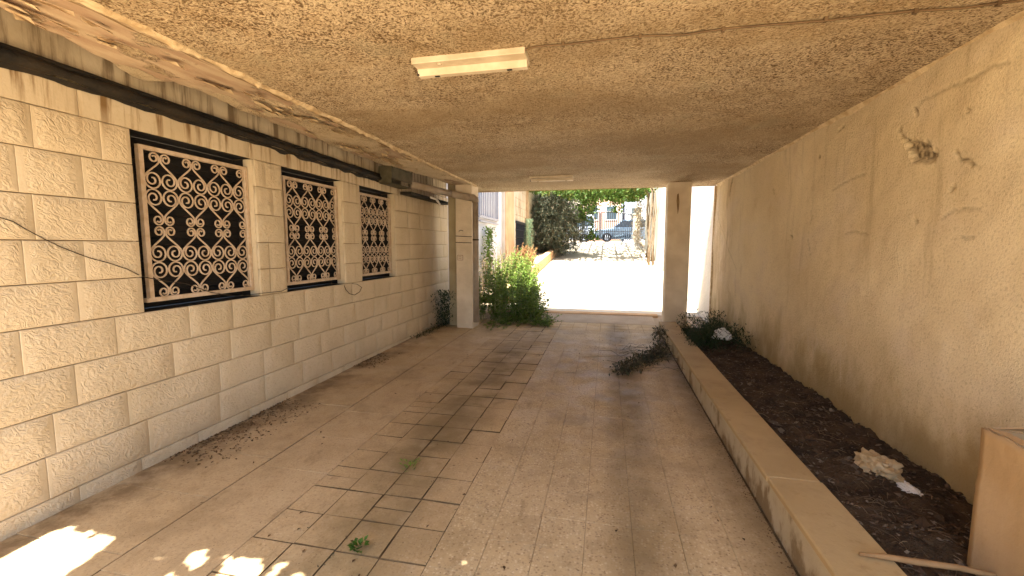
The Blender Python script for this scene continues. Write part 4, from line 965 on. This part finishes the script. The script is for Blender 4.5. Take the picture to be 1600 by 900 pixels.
def car(label, loc, rz, paint, prof, cab, wheels, Wd, van=False):
    t = thing('parked_car', label, 'car', loc, 'cars parked beyond the gate'); L0 = Vector(loc); M3 = Matrix.Rotation(rz, 3, 'Z')
    def T(V): return [tuple(M3 @ Vector(v) + L0) for v in V]
    def loft(pr, sec):
        V = []; n = len(pr)
        for yy_, sx_, dz in sec: V += [(p[0]*sx_, yy_, p[1]+dz*(1 if p[1] > .6 else 0)) for p in pr]
        F = [tuple(range(n)), tuple(range(len(V)-1, len(V)-n-1, -1))]
        for s_ in range(len(sec)-1):
            for i in range(n): F.append((s_*n+i, (s_+1)*n+i, (s_+1)*n+(i+1) % n, s_*n+(i+1) % n))
        return V, F
    V, F = loft(prof, [(-Wd/2, .965, -.03), (-Wd/2+.06, 1, 0), (Wd/2-.06, 1, 0), (Wd/2, .965, -.03)]); obj('body', T(V), F, paint, t)
    zb_ = min(p[1] for p in cab)
    V = []; n = len(cab); top = max(p[1] for p in cab)
    for sgn in (-1, 1):
        for p in cab: k = (p[1]-zb_)/(top-zb_); V.append((p[0], sgn*(Wd/2-.05-.17*k), p[1]))
    F = [tuple(range(n)), tuple(range(2*n-1, n-1, -1))] + [(i, i+n, (i+1) % n+n, (i+1) % n) for i in range(n)]
    obj('cabin', T(V), F, paint, t)
    c0 = cab; cx_ = sum(p[0] for p in cab)/n; cz_ = (zb_+top)/2
    for sgn in (-1, 1):
        for lo, hi in ((0.0, .47), (.53, 1.0)):
            q = []
            xs0, xs1 = cab[0][0]+.12, cab[-1][0]-.12; xt0, xt1 = cab[1][0]+.06, cab[-2][0]-.06
            for f_, zz_ in ((lo, .08), (hi, .08), (hi, .86), (lo, .86)):
                k = zz_; a_ = (xs0+(xt0-xs0)*k); b_ = (xs1+(xt1-xs1)*k); q.append((a_+(b_-a_)*f_, sgn*(Wd/2-.05-.17*k+.006), zb_+(top-zb_)*k))
            obj('side_window', T(q), [(0, 1, 2, 3)], M_GLASS, t)
    for (pa, pb) in ((cab[0], cab[1]), (cab[-1], cab[-2])):
        q = []; dxn = -.012 if pa is cab[0] else .012
        for k, yv in ((.1, -1), (.1, 1), (.9, 1), (.9, -1)): q.append((pa[0]+(pb[0]-pa[0])*k+dxn, yv*(Wd/2-.16-.15*k), pa[1]+(pb[1]-pa[1])*k+.006))
        obj('windscreen', T(q), [(0, 1, 2, 3)], M_GLASS, t)
    for x in wheels:
        for sgn in (-1, 1):
            y_ = sgn*(Wd/2-.09); tp = [(x, y_-.10, .31), (x, y_-.085, .31), (x, y_+.085, .31), (x, y_+.10, .31)]
            o = MB().tube(T(tp), [.26, .31, .31, .26], 20).build('wheel', M_RUBBER, t)
            MB().tube(T([(x, y_+sgn*.095, .31), (x, y_+sgn*.108, .31)]), [.19, .17], 16).build('rim', M_CARP2, o)
    xf = prof[0][0]
    for sgn in (-1, 1): obj('headlight', T([(xf+.01, sgn*(Wd/2-.42), .60), (xf+.01, sgn*(Wd/2-.12), .60), (xf+.06, sgn*(Wd/2-.12), .74), (xf+.06, sgn*(Wd/2-.42), .74)]), [(0, 1, 2, 3)], M_BAG, t)
    return t
SED = [(-2.15, .35), (-2.15, .62), (-2.0, .78), (-1.0, .92), (1.4, .96), (2.05, .90), (2.15, .7), (2.15, .35), (1.7, .22), (-1.7, .22)]
CAB = [(-1.05, .91), (-.35, 1.42), (.95, 1.45), (1.75, .95)]
car('pale blue saloon car parked side-on behind the right gate leaf', (1.35, 29.2, 1.765), 0, M_CARP, SED, CAB, (-1.35, 1.35), 1.72)
VAN = [(-2.1, .32), (-2.1, .8), (-1.75, 1.02), (2.1, 1.06), (2.1, .32), (1.7, .22), (-1.7, .22)]
VCAB = [(-1.72, 1.01), (-1.1, 1.85), (2.0, 1.88), (2.08, 1.05)]
car('white van parked behind the left gate leaf', (-2.9, 30.6, 1.765), 0, M_CARP2, VAN, VCAB, (-1.3, 1.35), 1.75)
def house(name, label, x0, x1, y, h, mat, nwx, nwz):
    t = thing(name, label, 'building', ((x0+x1)/2, y, 1.75)); MB().box(x0, x1, y, y+6, 1.6, 1.75+h).build('wall', mat, t); MB().box(x0-.2, x1+.2, y-.2, y+6.2, 1.751+h, 2.0+h).build('roof', M_CREAM, t)
    for i in range(nwx):
        for j in range(nwz):
            xa = x0 + (x1-x0)*(i+.5)/nwx; za = 3.9 + j*2.2; f = MB().box(xa-.55, xa+.55, y-.06, y-.002, za, za+1.35).build('window', M_WHITEW, t); MB().box(xa-.46, xa+.46, y-.07, y-.062, za+.09, za+1.26).build('pane', M_GLASS, f)
house('street_house', 'pink rendered house across the street above the gate', -2.2, 1.2, 41, 6.5, M_PINK, 2, 2)
house('street_house', 'pale blue-white house across the street behind the creeper', 1.6, 8, 43, 5.2, M_BLUEW, 3, 2)
house('street_house', 'cream house across the street hidden behind the dark tree', -10, -2.6, 42, 6.0, M_CREAM, 3, 2)

# ------------------------------------------------------------------ vine-covered pergola over the near mouth of the passage (its leaves dapple the floor)
fp = thing('entrance_pergola', 'timber pergola over the near entrance of the covered passage', 'pergola', (-.6, -.5, 0))
for y in (.60, -.12): MB().box(-3.3, 2.0, y, y+.08, 2.58, 2.68, .006).build('beam', M_WOOD, fp)
PATCH = [[(-140,880),(0,868),(30,854),(62,840),(100,823),(116,826),(102,836),(120,832),(139,828),(128,840),(150,838),(168,834),(158,846),(184,839),(172,849),(150,858),(158,860),(85,902),(20,960),(-140,960)],
         [(276,881),(292,872),(311,860),(318,860),(318,866),(327,867),(318,875),(320,886),(306,888)], [(243,902),(252,896),(258,890),(256,901),(268,894),(286,899),(275,915),(243,915)],
         [(338,882),(352,877),(362,877),(357,888),(342,890)], [(360,880),(378,874),(402,874),(418,884),(400,895),(372,900),(356,897)], [(432,884),(444,881),(437,895),(425,899),(412,898)], [(455,893),(478,893),(474,910),(452,910)], [(350,905),(420,905),(400,930),(340,930)]]
def infloor(x, y):
    d = Vector((x, y, fz(y))) - cam.location; q = cam.rotation_euler.to_matrix().transposed() @ d
    if q.z > -.05: return False
    u, v = 800 + 670*q.x/-q.z, 450 - 670*q.y/-q.z
    for poly in PATCH:
        ins = False
        for (a, b), (c, e) in zip(poly, poly[1:]+poly[:1]):
            if (b > v) != (e > v) and u < (c-a)*(v-b)/(e-b)+a: ins = not ins
        if ins: return True
    return False
mb = MB(); fv = thing('entrance_vine', 'dense vine matted over the entrance pergola', 'vine', (-.6, -.5, 2.7))
SH = SUNV/SUNV.z
for q in range(12500):
    x = R.uniform(-3.6, 2.0); y = R.uniform(.08, .80); z = 2.66 + .16*R.random(); s_ = R.uniform(.05, .09)
    d = Vector((R.gauss(0, 1), R.gauss(0, 1), R.gauss(0, .25))).normalized(); c = Vector((x, y, z))
    bad = False
    for t in (0, .5, 1):
        p = c + d*s_*t
        if infloor(p.x - SH.x*p.z, p.y - SH.y*p.z): bad = True; break
    if not bad: leaf(mb, c, d, Vector((R.gauss(0, .25), R.gauss(0, .25), 1)), s_, s_*.9)
o = mb.build('vine_leaf', m_island('shade_vine_leaf', [(.05, .09, .02), (.07, .12, .03), (.06, .10, .02)], .6), fv); o['kind'] = 'stuff'

# ------------------------------------------------------------------ an unseen tree, added so its crown shades the gate and the parked cars
def big_tree(name, label, x, y, z0, crown_c, crown_r, n, mat):
    t = thing(name, label, 'tree', (x, y, z0)); mb = MB(); tb = MB()
    tb.tube([(x, y, z0-.2), (x+.1, y, z0+2.2), (crown_c[0]*.5+x*.5, crown_c[1]*.5+y*.5, crown_c[2]-1)], [.22, .17, .12], 9)
    for q in range(46):
        u = rv(1); c = Vector(crown_c) + Vector((u.x*crown_r[0], u.y*crown_r[1], u.z*crown_r[2])); s0 = Vector((x+.1, y, z0+2.4))
        tb.tube([s0, s0.lerp(c, .5)+Vector((0, 0, .3)), c], [.06, .035, .012], 5)
        for k in range(n):
            p = c + Vector((R.gauss(0, .5), R.gauss(0, .5), R.gauss(0, .32))); leaf(mb, p, rv(1), Vector((R.gauss(0, .5), R.gauss(0, .5), 1)), R.uniform(.14, .26), R.uniform(.08, .14))
    o = mb.build('crown', mat, t); tb.build('trunk', M_BARK, t, True)
big_tree('added_shade_tree', 'broad unseen tree added to shade the gate and the parked cars', 4.6, 27.6, 1.75, (-.6, 27.6, 7.2), (5.2, 2.6, 1.1), 90, M_VINE)
